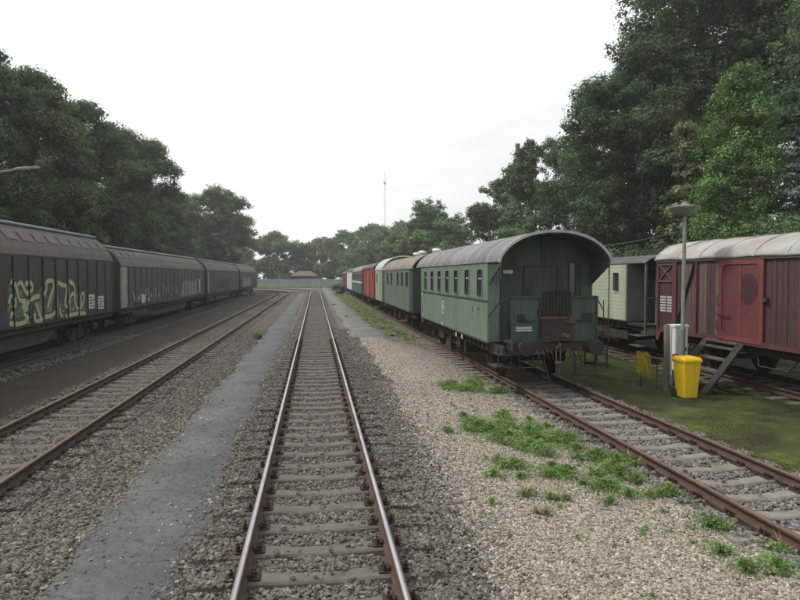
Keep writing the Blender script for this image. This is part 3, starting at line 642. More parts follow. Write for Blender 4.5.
# front end wall details
b = MB()
for x0, x1 in ((-0.47, -0.43), (0.43, 0.47)): b.box(x0, x1, ye - 0.03, ye + 0.03, 1.30, 3.22)
b.box(-0.47, 0.47, ye - 0.03, ye + 0.03, 3.20, 3.25); b.build('door_frame', m_green_dk, c1)
dr = box_part(c1, 'end_door', m_green_end_shade, -0.43, 0.43, ye + 0.0, ye + 0.03, 1.30, 3.20)
MB().tube([(-0.36, ye - 0.02, 2.2), (-0.36, ye - 0.07, 2.24), (-0.36, ye - 0.07, 2.40), (-0.36, ye - 0.02, 2.44)], 0.012, 6).build('handle', m_dark, dr)
box_part(c1, 'end_window', m_glass, 0.80, 0.95, ye + 0.0, ye + 0.025, 2.35, 3.30)
b = MB(); b.box(0.765, 0.80, ye - 0.02, ye + 0.03, 2.30, 3.35); b.box(0.95, 0.985, ye - 0.02, ye + 0.03, 2.30, 3.35); b.build('window_trim', m_green_dk, c1)
box_part(c1, 'sign_plate', m_mark, -1.02, -0.76, ye - 0.01, ye + 0.02, 3.03, 3.12)
b = MB(); b.box(-1.10, -1.05, ye - 0.02, ye + 0.03, 1.30, 3.30); b.box(0.02, 0.06, ye - 0.015, ye + 0.02, 3.25, 3.98); b.build('end_batten', m_green_dk, c1)
# canopy corner brackets
for s in (-1, 1):
    MB().prism([(ye + 0.02, 3.34), (yf + 0.02, 3.34), (yf + 0.02, 3.24), (ye + 0.02, 2.72)], 'x', s*1.40 - 0.02, s*1.40 + 0.02).build('canopy_bracket', m_green_end_shade, c1)
    MB().tube([(s*1.40, yf + 0.04, 3.30), (s*1.40, yf + 0.04, 2.86 if s < 0 else 1.30)], 0.016, 6).build('canopy_pole', m_green_dk, c1)
    box_part(c1, 'corner_return', m_green if s < 0 else m_green_end_shade, s*1.40 if s < 0 else 1.10, -1.12 if s < 0 else 1.40, ye - 0.016, ye + 0.018, 1.24, 3.32)  # left return in the lit green, right one in the green with painted shade
# platform
box_part(c1, 'platform_floor', m_dark2, -1.05, 1.05, yf + 0.02, ye + 0.02, 1.25, 1.32)
box_part(c1, 'head_stock', m_dark2, -1.12, 1.12, yf - 0.02, yf + 0.12, 1.10, 1.32, bevel=0.01)
for xa, xb in ((-1.08, -0.40), (0.42, 1.08)):
    p = box_part(c1, 'platform_panel', m_green_end_shade, xa, xb, yf + 0.05, yf + 0.075, 1.34, 2.42)
    b = MB(); b.box(xa - 0.03, xa + 0.015, yf + 0.02, yf + 0.09, 1.32, 2.47); b.box(xb - 0.015, xb + 0.03, yf + 0.02, yf + 0.09, 1.32, 2.47)
    b.box(xa - 0.03, xb + 0.03, yf + 0.015, yf + 0.095, 2.42, 2.475); b.build('railing_frame', m_green_dk, p)
    box_part(c1, 'lamp_bracket', m_dark, xa + 0.1, xb - 0.12, yf + 0.01, yf + 0.05, 1.845, 1.865)
b = MB()
for i, (x, w, h) in enumerate(((-0.98, .06, .14), (-0.90, .10, .16), (-0.80, .05, .13), (-0.47, .14, .16))): b.box(x, x + w, yf + 0.028, yf + 0.05, 1.87 + (0.12 if i == 3 else 0), 1.87 + h + (0.12 if i == 3 else 0))
b.box(0.72, 0.98, yf + 0.028, yf + 0.05, 1.90, 2.05); b.build('lamp_iron', m_dark, c1)
b = MB()
for k in range(2):
    x = -1.0
    while x < -0.62:
        w = rnd.uniform(0.03, 0.07); b.box(x, min(x + w, -0.60), yf + 0.042, yf + 0.05, 1.60 + 0.065 * k, 1.645 + 0.065 * k); x += w + 0.008
b.build('number_lines', m_mark, c1)
# gangway plates
b = MB().box(-0.36, 0.36, yf - 0.06, yf - 0.03, 1.92, 2.60)
gp = b.build('gangway_plate', m_blackplate, c1)
for i in range(9):
    x = -0.34 + i * 0.085; box_part(gp, 'gangway_rib', m_blackplate, x - 0.014, x + 0.014, yf - 0.085, yf - 0.06, 1.92, 2.62 - 0.04 * abs(i - 4) / 4)
lp = box_part(c1, 'buckled_plate', m_rustplate, -0.40, 0.40, yf - 0.11, yf - 0.08, 1.36, 1.93, bevel=0.01)
MB().tube([(-0.42, yf - 0.10, 1.93), (0.46, yf - 0.10, 1.93)], 0.03, 8).build('hinge_bar', m_rust, lp)
MB().box(0.28, 0.45, yf - 0.15, yf - 0.09, 1.80, 1.97).build('hinge_block', m_rust, lp)
# left handrails and folding gate
b = MB()
for x in (-1.36, -1.24, -1.16): b.tube([(x, yf + 0.25, 1.34), (x, yf + 0.25, 2.35)], 0.014, 6)
b.tube([(-1.36, yf + 0.25, 2.35), (-1.10, yf + 0.08, 2.45)], 0.014, 6); b.tube([(-1.42, ye, 1.9), (-1.36, yf + 0.3, 2.3), (-1.10, yf + 0.2, 2.42)], 0.014, 6)
for k in range(5): b.beam((-1.36, yf + 0.25, 1.4 + k*0.18), (-1.16, yf + 0.25, 1.55 + k*0.18), 0.012, 0.025)
b.build('folding_gate', m_dark2, c1)
b = MB()
for x in (1.16, 1.36): b.tube([(x, yf + 0.25, 1.34), (x, yf + 0.25, 2.35)], 0.014, 6)
b.tube([(1.36, yf + 0.25, 2.1), (1.08, yf + 0.08, 2.45)], 0.014, 6); b.build('handrail', m_dark2, c1)
# steps both sides
for s in (-1, 1):
    st = MB()
    for xx in (1.10, 1.42): st.beam((s*xx, yf + 0.15, 0.62), (s*(xx - 0.0), yf + 0.15, 1.24), 0.03, 0.03); st.beam((s*xx, yf + 0.75, 0.62), (s*xx, yf + 0.75, 1.24), 0.03, 0.03)
    sf = st.build('step_bracket', m_dark, c1)
    for z, w in ((1.02, 0.34), (0.72, 0.44)): box_part(sf, 'step', m_dark2, s*1.08 if s > 0 else -1.08 - w, s*1.08 + w if s > 0 else -1.08, yf + 0.08, yf + 0.82, z - 0.03, z)
buffers(c1, yf - 0.47, -1); buffers(c1, 28.0 - ym + 0.47, 1)
coupling(c1, yf, -1)
for s, hm in ((-1, m_dark2), (1, m_dark)):
    b = MB(); b.tube([(s*0.35, yf - 0.02, 1.12), (s*0.36, yf - 0.18, 1.05), (s*0.34, yf - 0.22, 0.75), (s*0.24, yf - 0.2, 0.45), (s*0.02 - 0.12, yf - 0.16, 0.38), (-0.30 + s*0.1, yf - 0.1, 0.52)] if s < 0 else [(0.42, yf - 0.02, 1.12), (0.44, yf - 0.15, 1.02), (0.45, yf - 0.16, 0.62), (0.40, yf - 0.12, 0.50)], 0.035, 8)
    b.build('brake_hose', hm, c1, True)
b = MB()
for x, z in ((-0.52, 1.08), (-0.28, 1.10), (-0.16, 1.06), (0.30, 1.10), (0.52, 1.08), (0.60, 1.12)): b.tube([(x, yf - 0.03, z + 0.06), (x + 0.02, yf - 0.16, z), (x + 0.03, yf - 0.18, z - 0.14)], 0.022, 6)
b.build('brake_cock', m_orange, c1, True)
b = MB(); b.tube([(0.62, yf - 0.05, 1.0), (0.62, yf - 0.12, 0.74), (1.0, yf - 0.12, 0.74), (1.0, yf - 0.05, 1.0)], 0.022, 6); b.tube([(-0.95, yf - 0.05, 1.0), (-0.95, yf - 0.12, 0.72), (-0.6, yf - 0.12, 0.72), (-0.6, yf - 0.05, 1.0)], 0.022, 6)
b.build('shunter_handle', m_dark2, c1, True)
# underframe boxes
for yy, w, z0 in ((22.0, 0.30, 0.42), (20.7, 0.5, 0.62), (19.75, 0.16, 0.55), (23.6, 0.9, 0.65)):
    box_part(c1, 'underfloor_box', m_dark, -1.22, -0.75, yy - ym - w/2, yy - ym + w/2, z0, 1.0)
b = MB(); b.tube([(-1.1, -3.0, 0.98), (-1.1, -1.2, 0.66), (-1.1, 1.2, 0.66), (-1.1, 3.0, 0.98)], 0.025, 6); b.tube([(1.1, -3.0, 0.98), (1.1, -1.2, 0.66), (1.1, 1.2, 0.66), (1.1, 3.0, 0.98)], 0.025, 6)
b.build('truss_rod', m_dark2, c1)
# far end
box_part(c1, 'platform_floor', m_dark2, -1.05, 1.05, hl, 28.0 - ym, 1.25, 1.32); box_part(c1, 'head_stock', m_dark2, -1.25, 1.25, 28.0 - ym - 0.1, 28.0 - ym + 0.02, 1.02, 1.32)
box_part(c1, 'platform_panel', m_green_end_shade, -1.2, 1.2, 28.0 - ym - 0.06, 28.0 - ym - 0.03, 1.33, 2.4)

# ------------------------------------------------------------------ the rest of the right hand row
c2, y2, h2 = coach('grey green coach with white roof vents behind the nearest coach', G1, 5.88, 30.4, 41.4, 29.3, 42.3, 1.44, 3.30, 4.08, 1.24, m_grgreen, m_green_dk, m_roof_br,
    [31.2, 32.95, 34.7, 37.6, 39.6], (2.42, 3.14), 0.74, belt=False, bar=False)
MB().prism(arch(1.475, 3.285, 4.09) + arch(1.415, 3.285, 4.02)[::-1], 'y', 29.3 - y2 - 0.03, 29.3 - y2 + 0.02).build('roof_rim', m_roof_dk, c2, True)
box_part(c2, 'platform_wall', m_green_dk, -1.38, 1.38, 29.4 - y2, 29.45 - y2, 1.24, 3.3)
for s in (-1, 1): box_part(c2, 'platform_wall', m_green_dk, s*1.40 - 0.02, s*1.40 + 0.02, 29.46 - y2, 30.4 - y2, 1.24, 3.3)
for yy, xx in ((31.5, 0.1), (34.6, -0.1), (37.4, 0.05)):
    v = MB().lathe((xx, yy - y2, 4.02), 'z', [(0, 0.09), (0.16, 0.09), (0.16, 0.22), (0.22, 0.24), (0.30, 0.18), (0.32, 0.05)], 14).build('roof_vent', m_white, c2, True)
buffers(c2, 29.3 - y2 - 0.6, -1)
for yy in (33.0, 35.8, 38.0): box_part(c2, 'underfloor_box', m_dark2, -1.2, -0.8, yy - y2 - 0.3, yy - y2 + 0.3, 0.6, 1.0)
c3, y3, h3 = coach('short pale green coach with tall silver roof and a side door', G1, 5.88, 42.9, 47.6, 42.7, 47.8, 1.46, 3.34, 4.30, 1.22, m_ltgreen, m_ltgreen, m_silver,
    [46.4], (2.45, 3.1), 0.7, belt=False, bar=False)
dd = box_part(c3, 'side_door', m_ltgreen, -1.475, -1.462, 43.7 - y3, 44.9 - y3, 1.26, 3.22)
for yy in (43.68, 44.9): box_part(dd, 'door_edge', m_green_dk, -1.478, -1.463, yy - y3 - 0.03, yy - y3 + 0.03, 1.26, 3.24)
MB().prism(arch(1.50, 3.33, 4.32) + arch(1.43, 3.33, 4.24)[::-1], 'y', 42.62 - y3, 42.7 - y3).build('roof_rim', m_white, c3, True)
def van(label, group, cx, y0, y1, half, eave, peak, zb, m_side, m_rf, name='goods_van', cat='goods van', ribs=6, m_rib=None, extra=None):
    ym = (y0 + y1) / 2; t = empty(name, (cx, ym, 0), label, cat, group); hl = (y1 - y0) / 2
    for s in (-1, 1):
        w = box_part(t, 'side_wall', m_side, min(s*half, s*(half-0.06)), max(s*half, s*(half-0.06)), -hl, hl, zb, eave)
        for i in range(ribs + 1):
            yy = -hl + 0.04 + (2*hl - 0.08) * i / ribs; box_part(w, 'rib', m_rib or m_side, min(s*half, s*(half+0.035)), max(s*half, s*(half+0.035)), yy - 0.04, yy + 0.04, zb, eave - 0.02)
        box_part(t, 'sole_bar', m_dark2, min(s*(half-0.3), s*(half-0.2)), max(s*(half-0.3), s*(half-0.2)), -hl - 0.05, hl + 0.05, zb - 0.25, zb - 0.02)
        prof = [(-half + 0.062, zb), (half - 0.062, zb)] + arch(half - 0.062, eave, peak - 0.05)[::-1]
        MB().prism(prof, 'y', s*hl - 0.05, s*hl + 0.0).build('end_wall', m_side, t)
    roof_mesh(MB(), half + 0.06, eave - 0.01, peak, -hl - 0.08, hl + 0.08).build('roof', m_rf, t, True)
    for q in (-hl*0.6, hl*0.6): axle(t, q)
    return t, ym, hl
v4, y4, h4 = van('red covered van with a dark roof among the parked coaches', G1, 5.88, 48.8, 59.2, 1.45, 3.56, 4.12, 1.20, m_vanred2, m_roof_dk, ribs=7)
d4 = box_part(v4, 'sliding_door', m_vanred2, -1.51, -1.485, -0.9, 0.9, 1.22, 3.45); box_part(d4, 'label_plate', m_mark, -1.515, -1.511, -0.5, -0.2, 1.7, 2.0)
box_part(v4, 'window', m_dark, -1.49, -1.452, -h4 + 1.0, -h4 + 1.5, 2.9, 3.25); buffers(v4, -h4 - 0.6, -1)
v5, y5, h5 = van('teal and grey coach with white stripe next to the red van', G1, 5.88, 61.5, 77.5, 1.45, 3.40, 4.12, 1.22, m_greyb, m_roof_br, name='railway_coach', cat='railway coach', ribs=2)
box_part(v5, 'lower_panel', m_teal, -1.512, -1.487, -h5, h5, 1.2, 2.2); box_part(v5, 'white_stripe', m_mark, -1.517, -1.487, -h5, h5, 2.22, 2.36)
for i in range(7): window(v5, -1.487, -1, -h5 + 1.5 + i * 2.1, 2.55, 3.15, 0.9, m_greyb, False)
v6, y6, h6 = van('white covered van beyond the teal coach', G1, 5.88, 79.0, 90.5, 1.45, 3.45, 4.05, 1.2, m_white, m_roof_dk, ribs=4)
v7, y7, h7 = van('brown covered van at the far end of the right hand row', G1, 5.88, 92.0, 106, 1.45, 3.3, 3.8, 1.2, m_brown, m_roof_dk, ribs=5)

# ------------------------------------------------------------------ sliding wall wagons on the left
def catmull(P, k=6):
    out = []
    for i in range(len(P) - 1):
        p0, p1, p2, p3 = P[max(i-1, 0)], P[i], P[i+1], P[min(i+2, len(P)-1)]
        for j in range(k):
            t = j / k
            out.append(tuple(0.5 * (2*p1[a] + (p2[a]-p0[a])*t + (2*p0[a]-5*p1[a]+4*p2[a]-p3[a])*t*t + (3*p1[a]-p0[a]-3*p2[a]+p3[a])*t**3) for a in (0, 1)))
    out.append(P[-1]); return out
def spray_stroke(b, P, w, X, ok):
    Q = catmull(P); n = len(Q)
    for i in range(n - 1):
        (a, c), (d, e) = Q[i], Q[i+1]; L = math.hypot(d - a, e - c) or 1; nx, nz = -(e - c) / L * w/2, (d - a) / L * w/2
        if not ok((a + d) / 2): continue
        b.face([(X, a - nx, c - nz), (X, d - nx, e - nz), (X, d + nx, e + nz), (X, a + nx, c + nz)])
def spray_fill(b, P, X, ok, cell=0.04):
    ys = [p[0] for p in P]; zs = [p[1] for p in P]; y = min(ys)
    while y < max(ys):
        z = min(zs)
        while z < max(zs):
            cy, cz = y + cell/2, z + cell/2; ins = False; j = len(P) - 1
            for i in range(len(P)):
                if (P[i][1] > cz) != (P[j][1] > cz) and cy < (P[j][0]-P[i][0]) * (cz-P[i][1]) / (P[j][1]-P[i][1]) + P[i][0]: ins = not ins
                j = i
            if ins and ok(cy): b.face([(X, y, z), (X, y + cell, z), (X, y + cell, z + cell), (X, y, z + cell)])
            z += cell
        y += cell
def bogie(parent, y):
    o = MB()
    for s in (-1, 1):
        o.prism([(-1.3, 0.62), (-1.15, 0.50), (-0.5, 0.45), (0.5, 0.45), (1.15, 0.50), (1.3, 0.62), (1.2, 0.80), (-1.2, 0.80)], 'x', s*0.95 - 0.05, s*0.95 + 0.05)
        for q in (-0.9, 0.9): o.box(s*1.0 - 0.08, s*1.0 + 0.10, q - 0.14, q + 0.14, 0.48, 0.78)
        o.box(s*1.0 - 0.06, s*1.0 + 0.06, -0.2, 0.2, 0.42, 0.95)
    o.box(-0.9, 0.9, -0.18, 0.18, 0.6, 1.05)
    f = link('bogie_frame', o.mesh('bogie_frame', m_dark), parent, (0, y, 0))
    for q in (-0.9, 0.9):
        for s in (-1, 1):
            w = link('wheel', wheel_me(0.46), f, (s * 0.70, q, 0.63)); w.rotation_euler = (0, 0, 0 if s > 0 else math.pi)
G2 = 'brown sliding wall wagons in a row on the left'
def sliding_wagon(label, y0, y1, eave, ridge, zb, mp_, npan, patches=True, cream=False):
    ym = (y0 + y1) / 2; hl = (y1 - y0) / 2; H = 1.5
    t = empty('sliding_wall_wagon', (-10.85, ym, 0), label, 'goods wagon', G2)
    box_part(t, 'inner_wall', m_wagon_groove, H - 0.07, H - 0.045, -hl + 0.02, hl - 0.02, zb, eave); box_part(t, 'side_wall', mp_, -H, -H + 0.05, -hl, hl, zb, eave)
    pw = 2 * hl / npan; gaps = []
    pm = MB().box(H - 0.045, H, -pw/2 + 0.075, pw/2 - 0.075, zb + 0.01, eave - 0.01).mesh('wall_panel', mp_)
    for i in range(npan):
        yc = -hl + pw * (i + 0.5); link('wall_panel', pm, t, (rnd.uniform(-0.004, 0.002), yc, 0))
    ok = lambda y: abs(((y + hl) % pw) - pw/2) < pw/2 - 0.08
    m1 = (H - 0.20, eave + 0.42 * (ridge - eave)); m2 = (0.66, ridge - 0.04)
    sl = [(H + 0.01, eave - 0.03), (H + 0.02, eave + 0.02), (H - 0.06, eave + 0.2*(ridge-eave)), m1, ((m1[0]*0.5 + m2[0]*0.5) + 0.03, (m1[1] + m2[1]) / 2 + 0.06), m2]
    inn = [(x - 0.05, z - 0.04) for x, z in sl]
    for s in (1, -1):
        rf = MB().prism([(s*x, z) for x, z in sl] + [(s*x, z) for x, z in inn[::-1]], 'y', -hl - 0.03, hl + 0.03).build('roof_slope', m_wroof, t)
        if s > 0 and patches:
            for i in range(npan):
                yc = -hl + pw * (i + 0.5); (xa, za), (xb, zb_) = m1, sl[4]; off = 0.012
                MB().face([(xa - 0.02 + off, yc - pw*0.36, za + 0.03 + off), (xa - 0.02 + off, yc + pw*0.36, za + 0.03 + off), (xb + 0.02 + off, yc + pw*0.30, zb_ - 0.01 + off), (xb + 0.02 + off, yc - pw*0.30, zb_ - 0.01 + off)]).build('roof_panel', m_wroof_mark, rf)
                box_part(rf, 'roof_rib', m_wroof, m1[0] - 0.005, m1[0] + 0.02, yc - pw/2 - 0.02, yc - pw/2 + 0.02, m1[1] - 0.25, m1[1] - 0.02)
    MB().prism([(-0.76, ridge - 0.02), (0.76, ridge - 0.02), (0.76, ridge + 0.035), (0.55, ridge + 0.085), (-0.55, ridge + 0.085), (-0.76, ridge + 0.035)], 'y', -hl - 0.06, hl + 0.06).build('ridge_strip', m_ridge, t)
    MB().box(0.70, 0.755, -hl - 0.05, hl + 0.05, ridge - 0.11, ridge - 0.022).build('ridge_gutter', m_dark, t)
    for s in (-1, 1):
        pr = [(-H + 0.06, zb), (H - 0.06, zb), (H - 0.06, eave)] + [(x - 0.06, z - 0.05) for x, z in sl[2:]] + [(-x + 0.06, z - 0.05) for x, z in sl[2:][::-1]] + [(-H + 0.06, eave)]
        MB().prism(pr, 'y', s*(hl - 0.02) - 0.03, s*(hl - 0.02) + 0.03).build('end_wall', m_wagon, t)
        MB().box(H - 0.06, H + 0.025, s*(hl - 0.06) - 0.06, s*(hl - 0.06) + 0.06, zb - 0.02, eave + 0.02).build('corner_post', m_wagon if not (cream and s < 0) else m_wedge, t)
    if cream:
        box_part(t, 'cream_panel', m_wedge, H + 0.001, H + 0.012, -hl + 0.13, -hl + 0.85, zb + 0.05, eave - 0.04)
    for s in (-1, 1):
        MB().box(s*(H - 0.12) - 0.05, s*(H - 0.12) + 0.05, -hl - 0.05, hl + 0.05, zb - 0.26, zb - 0.01).build('sole_bar', m_dark, t)
        MB().box(s*(H + 0.005) - 0.02, s*(H + 0.005) + 0.02, -hl, hl, zb - 0.06, zb + 0.012).build('sill_rail', m_dark2, t)
        MB().prism([(-hl*0.52, zb - 0.26), (hl*0.52, zb - 0.26), (hl*0.40, zb - 0.78), (-hl*0.40, zb - 0.78)], 'x', s*(H - 0.28) - 0.02, s*(H - 0.28) + 0.02).build('side_skirt', m_skirt, t)
    MB().box(-1.3, 1.3, -hl, hl, zb - 0.2, zb - 0.03).build('underframe', m_dark, t)
    for q in (-hl * 0.74, hl * 0.74): bogie(t, q)
    buffers(t, -hl - 0.62, -1, 1.20); buffers(t, hl + 0.62, 1, 1.20)
    return t, ym, hl, ok
w1, wy, wh, ok1 = sliding_wagon('tall dark brown sliding wall wagon with green graffiti letters', 8.05, 31.25, 3.64, 4.74, 1.37, m_wagon, 21)
STR = [[(21.11,2.78),(21.42,2.69),(21.56,2.46),(21.7,2.2),(22.12,2.14)], [(21.6,2.67),(21.79,2.75),(21.97,2.62),(22.12,2.45),(22.41,2.33)], [(22.12,2.66),(22.41,2.77),(22.64,2.61),(22.51,2.44),(22.17,2.4)],
 [(20.98,2.11),(21.11,2.33),(21.38,2.26),(21.42,2.05),(21.16,1.81),(21.07,1.65)], [(21.88,2.0),(22.26,2.05),(22.41,1.96),(21.97,1.79),(22.31,1.55),(22.26,1.43)], [(20.98,1.50),(21.6,1.43),(22.17,1.50)], [(21.83,1.92),(22.66,2.21),(23.17,2.28)],
 [(22.76,1.72),(22.86,1.43),(23.28,1.45),(23.66,1.53),(24.23,1.56),(24.46,1.67)], [(23.5,2.0),(23.61,2.32),(23.77,2.54),(23.77,2.75),(24.29,2.77),(24.34,2.53),(24.05,2.16),(23.83,1.84)], [(22.91,2.02),(23.12,1.7),(23.28,1.51)],
 [(24.76,2.72),(25.2,2.62),(25.52,2.56),(25.52,2.26),(25.39,1.91),(25.65,1.75)], [(25.84,2.76),(26.32,2.6),(26.39,2.34),(25.98,2.19),(25.84,1.89)], [(26.39,2.23),(26.46,1.87),(26.74,1.64),(27.1,1.73),(27.4,2.04),(27.32,2.26),(27.1,2.16),(27.03,1.73)],
 [(25.45,1.44),(26.04,1.46),(26.6,1.48),(27.55,1.43)], [(24.88,1.79),(24.95,1.59),(25.13,1.45)]]
FIL = {'dark': [[(20.9,1.42),(20.9,2.4),(21.1,2.85),(21.6,2.75),(22.4,2.85),(22.75,2.6),(22.6,2.2),(22.5,1.42)], [(22.7,1.42),(22.8,2.2),(23.5,2.7),(24.4,2.85),(24.5,2.4),(24.2,1.9),(24.5,1.42)], [(24.7,1.42),(24.7,2.8),(25.6,2.65),(25.8,2.85),(26.5,2.7),(26.5,2.3),(27.3,2.35),(27.5,2.0),(27.6,1.42)]], 'green': [[(21.25,1.68),(22.26,1.66),(22.41,1.45),(22.17,1.42),(20.98,1.46)], [(22.76,1.62),(24.52,1.70),(24.4,1.53),(23.72,1.43),(22.86,1.42)], [(24.88,1.62),(27.63,1.55),(27.63,1.43),(25.39,1.42)], [(21.88,1.98),(22.76,2.25),(22.86,2.11),(22.07,1.82)]],
 'blue': [[(20.3,1.80),(20.98,1.92),(20.95,1.42),(20.2,1.42)], [(24.8,2.65),(25.26,2.56),(25.32,2.07),(24.88,1.94)], [(22.17,2.66),(22.50,2.7),(22.48,2.46),(22.21,2.44)]],
 'teal': [[(21.11,2.72),(21.51,2.67),(21.6,2.29),(21.33,2.26)], [(23.83,2.71),(24.26,2.73),(24.23,2.51),(24.0,2.26),(23.77,2.36)], [(25.91,2.68),(26.29,2.57),(26.25,2.37),(25.91,2.25)]]}
m_spray = mat('spray_pale_green', (0.46, 0.48, 0.22), (0.30, 0.36, 0.16), scale=6, rough=0.6); m_spray_g = mat('spray_green', (0.035, 0.10, 0.05), (0.03, 0.075, 0.045), scale=4, rough=0.6)
m_spray_b = mat('spray_violet', (0.045, 0.04, 0.10), (0.05, 0.045, 0.085), scale=4, rough=0.6); m_spray_t = mat('spray_teal', (0.03, 0.06, 0.07), (0.035, 0.05, 0.05), scale=4, rough=0.6)
m_spray_d = mat('spray_dark', (0.055, 0.088, 0.066), (0.07, 0.055, 0.10), scale=1.5, rough=0.6, c3=(0.19, 0.23, 0.12), s3=2.2, p3=(0.47, 0.56)); m_spray_w = mat('spray_white', (0.40, 0.40, 0.38), (0.28, 0.28, 0.26), scale=5, rough=0.6); m_spray_c = mat('spray_pale_blue', (0.17, 0.22, 0.25), (0.13, 0.16, 0.18), scale=2.5, rough=0.6)
for k, mm in (('dark', m_spray_d), ('green', m_spray_g), ('blue', m_spray_b), ('teal', m_spray_t)):
    for P in FIL[k]:
        b = MB(); spray_fill(b, [(y - wy, z) for y, z in P], 1.504 if k == 'dark' else 1.5065, ok1); b.build('graffiti_fill', mm, w1, fix=False)
for k, P in enumerate(STR):
    b = MB(); spray_stroke(b, [(y - wy, z) for y, z in P], 0.30, 1.509 + 0.0001 * k, ok1); so = b.build('graffiti_stroke', m_spray_g, w1, fix=False)
    b = MB(); spray_stroke(b, [(y - wy + 0.02, z + 0.01) for y, z in P], 0.15, 1.513 + 0.0001 * k, ok1); b.build('graffiti_outline', m_spray, so, fix=False)
    b = MB(); spray_stroke(b, [(y - wy + 0.05, z + 0.02) for y, z in P], 0.045, 1.516 + 0.0001 * k, ok1); b.build('graffiti_highlight', m_spray_w, so, fix=False)
for a, c, d, e in ((27.98, 28.66, 1.60, 2.19), (29.1, 29.85, 1.52, 2.08)):
    pl = box_part(w1, 'data_panel', m_mark, 1.507, 1.512, a - wy, c - wy, d, e)
    b = MB()
    for k in range(4):
        z = d + 0.08 + k * (e - d - 0.1) / 4; b.box(1.5125, 1.515, a - wy + 0.06, c - wy - 0.06 - 0.15 * (k % 2), z, z + 0.045)
    b.build('print_lines', m_skirt, pl)
def tag_strokes(root, wy_, ok, ya, yb, za, zb, n, m, w, seed, X=1.508):
    r = random.Random(seed)
    for i in range(n):
        y = ya + (yb - ya) * (i + 0.5) / n; P = [(y - wy_ + r.uniform(-0.35, 0.35), r.uniform(za, zb)) for _ in range(4)]
        b = MB(); spray_stroke(b, P, w, X + 0.0002 * i, ok); b.build('graffiti_stroke', m, root, fix=False)
w2, wy2, wh2, ok2 = sliding_wagon('faded brown sliding wall wagon with a cream panel and pale blue graffiti', 32.6, 56.0, 3.43, 4.40, 1.37, m_wagon2, 20, cream=True)
tag_strokes(w2, wy2, ok2, 34.5, 38.5, 1.55, 2.3, 6, m_spray_w, 0.12, 3); tag_strokes(w2, wy2, ok2, 39, 46, 1.6, 2.6, 9, m_wedge, 0.13, 4)
b = MB()
for P in ([(46.2,1.5),(47.0,2.5),(48.6,2.65),(50.2,2.5),(52.3,2.7),(52.6,1.5)],): spray_fill(b, [(y - wy2, z) for y, z in P], 1.506, ok2, 0.1)
b.build('graffiti_fill', m_spray_c, w2, fix=False)
box_part(w2, 'data_panel', m_mark, 1.51, 1.516, 36.1 - wy2, 36.8 - wy2, 1.5, 1.95); box_part(w2, 'data_panel', m_mark, 1.51, 1.516, 53.5 - wy2, 53.9 - wy2, 1.6, 2.7)
w3, wy3, wh3, ok3 = sliding_wagon('third sliding wall wagon of the row, between two others, smeared grey graffiti', 57.4, 80.8, 3.43, 4.40, 1.37, m_wagon2, 20)
box_part(w3, 'cream_panel', m_wedge, 1.501, 1.512, -wh3 + 0.13, -wh3 + 0.85, 1.45, 3.36)
b = MB(); spray_fill(b, [(y - wy3, z) for y, z in [(65.0,1.7),(66.0,2.7),(70.5,2.7),(71.5,1.7)]], 1.506, ok3, 0.12); b.build('graffiti_fill', m_skirt, w3, fix=False)
w4, wy4, wh4, ok4 = sliding_wagon('farthest sliding wall wagon with white graffiti near the fence', 82.2, 105.6, 3.43, 4.40, 1.37, m_wagon2, 20, patches=False)
b = MB(); spray_fill(b, [(y - wy4, z) for y, z in [(85.0,1.5),(86.0,2.9),(88.0,2.9),(89.5,2.2),(92,2.7),(95,2.6),(96,1.5)]], 1.506, ok4, 0.12); b.build('graffiti_fill', m_spray_c, w4, fix=False)
tag_strokes(w4, wy4, ok4, 85, 95, 1.6, 2.8, 6, m_spray_w, 0.3, 9, 1.512)

# ------------------------------------------------------------------ red covered van on the right
X0 = 12.2; va, vb = 8.9, 19.1; vm = (va + vb) / 2; vh = (vb - va) / 2; VH = 1.42
rv = empty('covered_van', (X0, vm, 0), 'dark red covered goods van with whitish roof beside the lamp post', 'goods van')
L = lambda y: y - vm
inn = box_part(rv, 'side_wall', m_dark, -VH + 0.045, -VH + 0.055, -vh, vh, 1.33, 3.42); box_part(rv, 'side_wall', m_plank, VH - 0.05, VH, -vh, vh, 1.33, 3.42)
pk = [MB().box(-VH, -VH + 0.045, -0.085, 0.085, 1.35, 3.38).mesh('plank', q) for q in (m_plank, m_plank2)]
y = va + 0.10
while y < vb - 0.05:
    if not (14.2 < y < 15.9):
        o = link('plank', pk[1] if 15.9 < y < 18.0 and rnd.random() < 0.75 else pk[0], rv, (rnd.uniform(-0.007, 0.004), L(y), rnd.uniform(-0.004, 0.004)))
    y += 0.182
for yy, w in ((18.12, 0.22), (17.02, 0.12), (19.05, 0.10), (13.0, 0.12), (11.4, 0.12), (8.95, 0.10)):
    box_part(rv, 'wall_post', m_red, -VH - 0.05, -VH - 0.003, L(yy) - w/2, L(yy) + w/2, 1.30, 3.40)
MB().beam((-VH - 0.03, L(17.06), 3.36), (-VH - 0.03, L(18.02), 1.40), 0.035, 0.11, (1, 0, 0)).build('diagonal_brace', m_dark2, rv)
MB().beam((-VH - 0.03, L(11.5), 3.36), (-VH - 0.03, L(12.9), 1.40), 0.035, 0.11, (1, 0, 0)).build('diagonal_brace', m_dark2, rv)
b = MB(); b.beam((-VH - 0.02, L(18.3), 2.86), (-VH - 0.02, L(18.95), 3.28), 0.03, 0.045, (1, 0, 0)); b.beam((-VH - 0.02, L(18.3), 3.28), (-VH - 0.02, L(18.95), 2.86), 0.028, 0.045, (1, 0, 0)); b.build('vent_brace', m_plank2, rv)
box_part(rv, 'vent_rail', m_plank2, -VH - 0.04, -VH - 0.004, L(18.25), L(19.0), 2.78, 2.84)
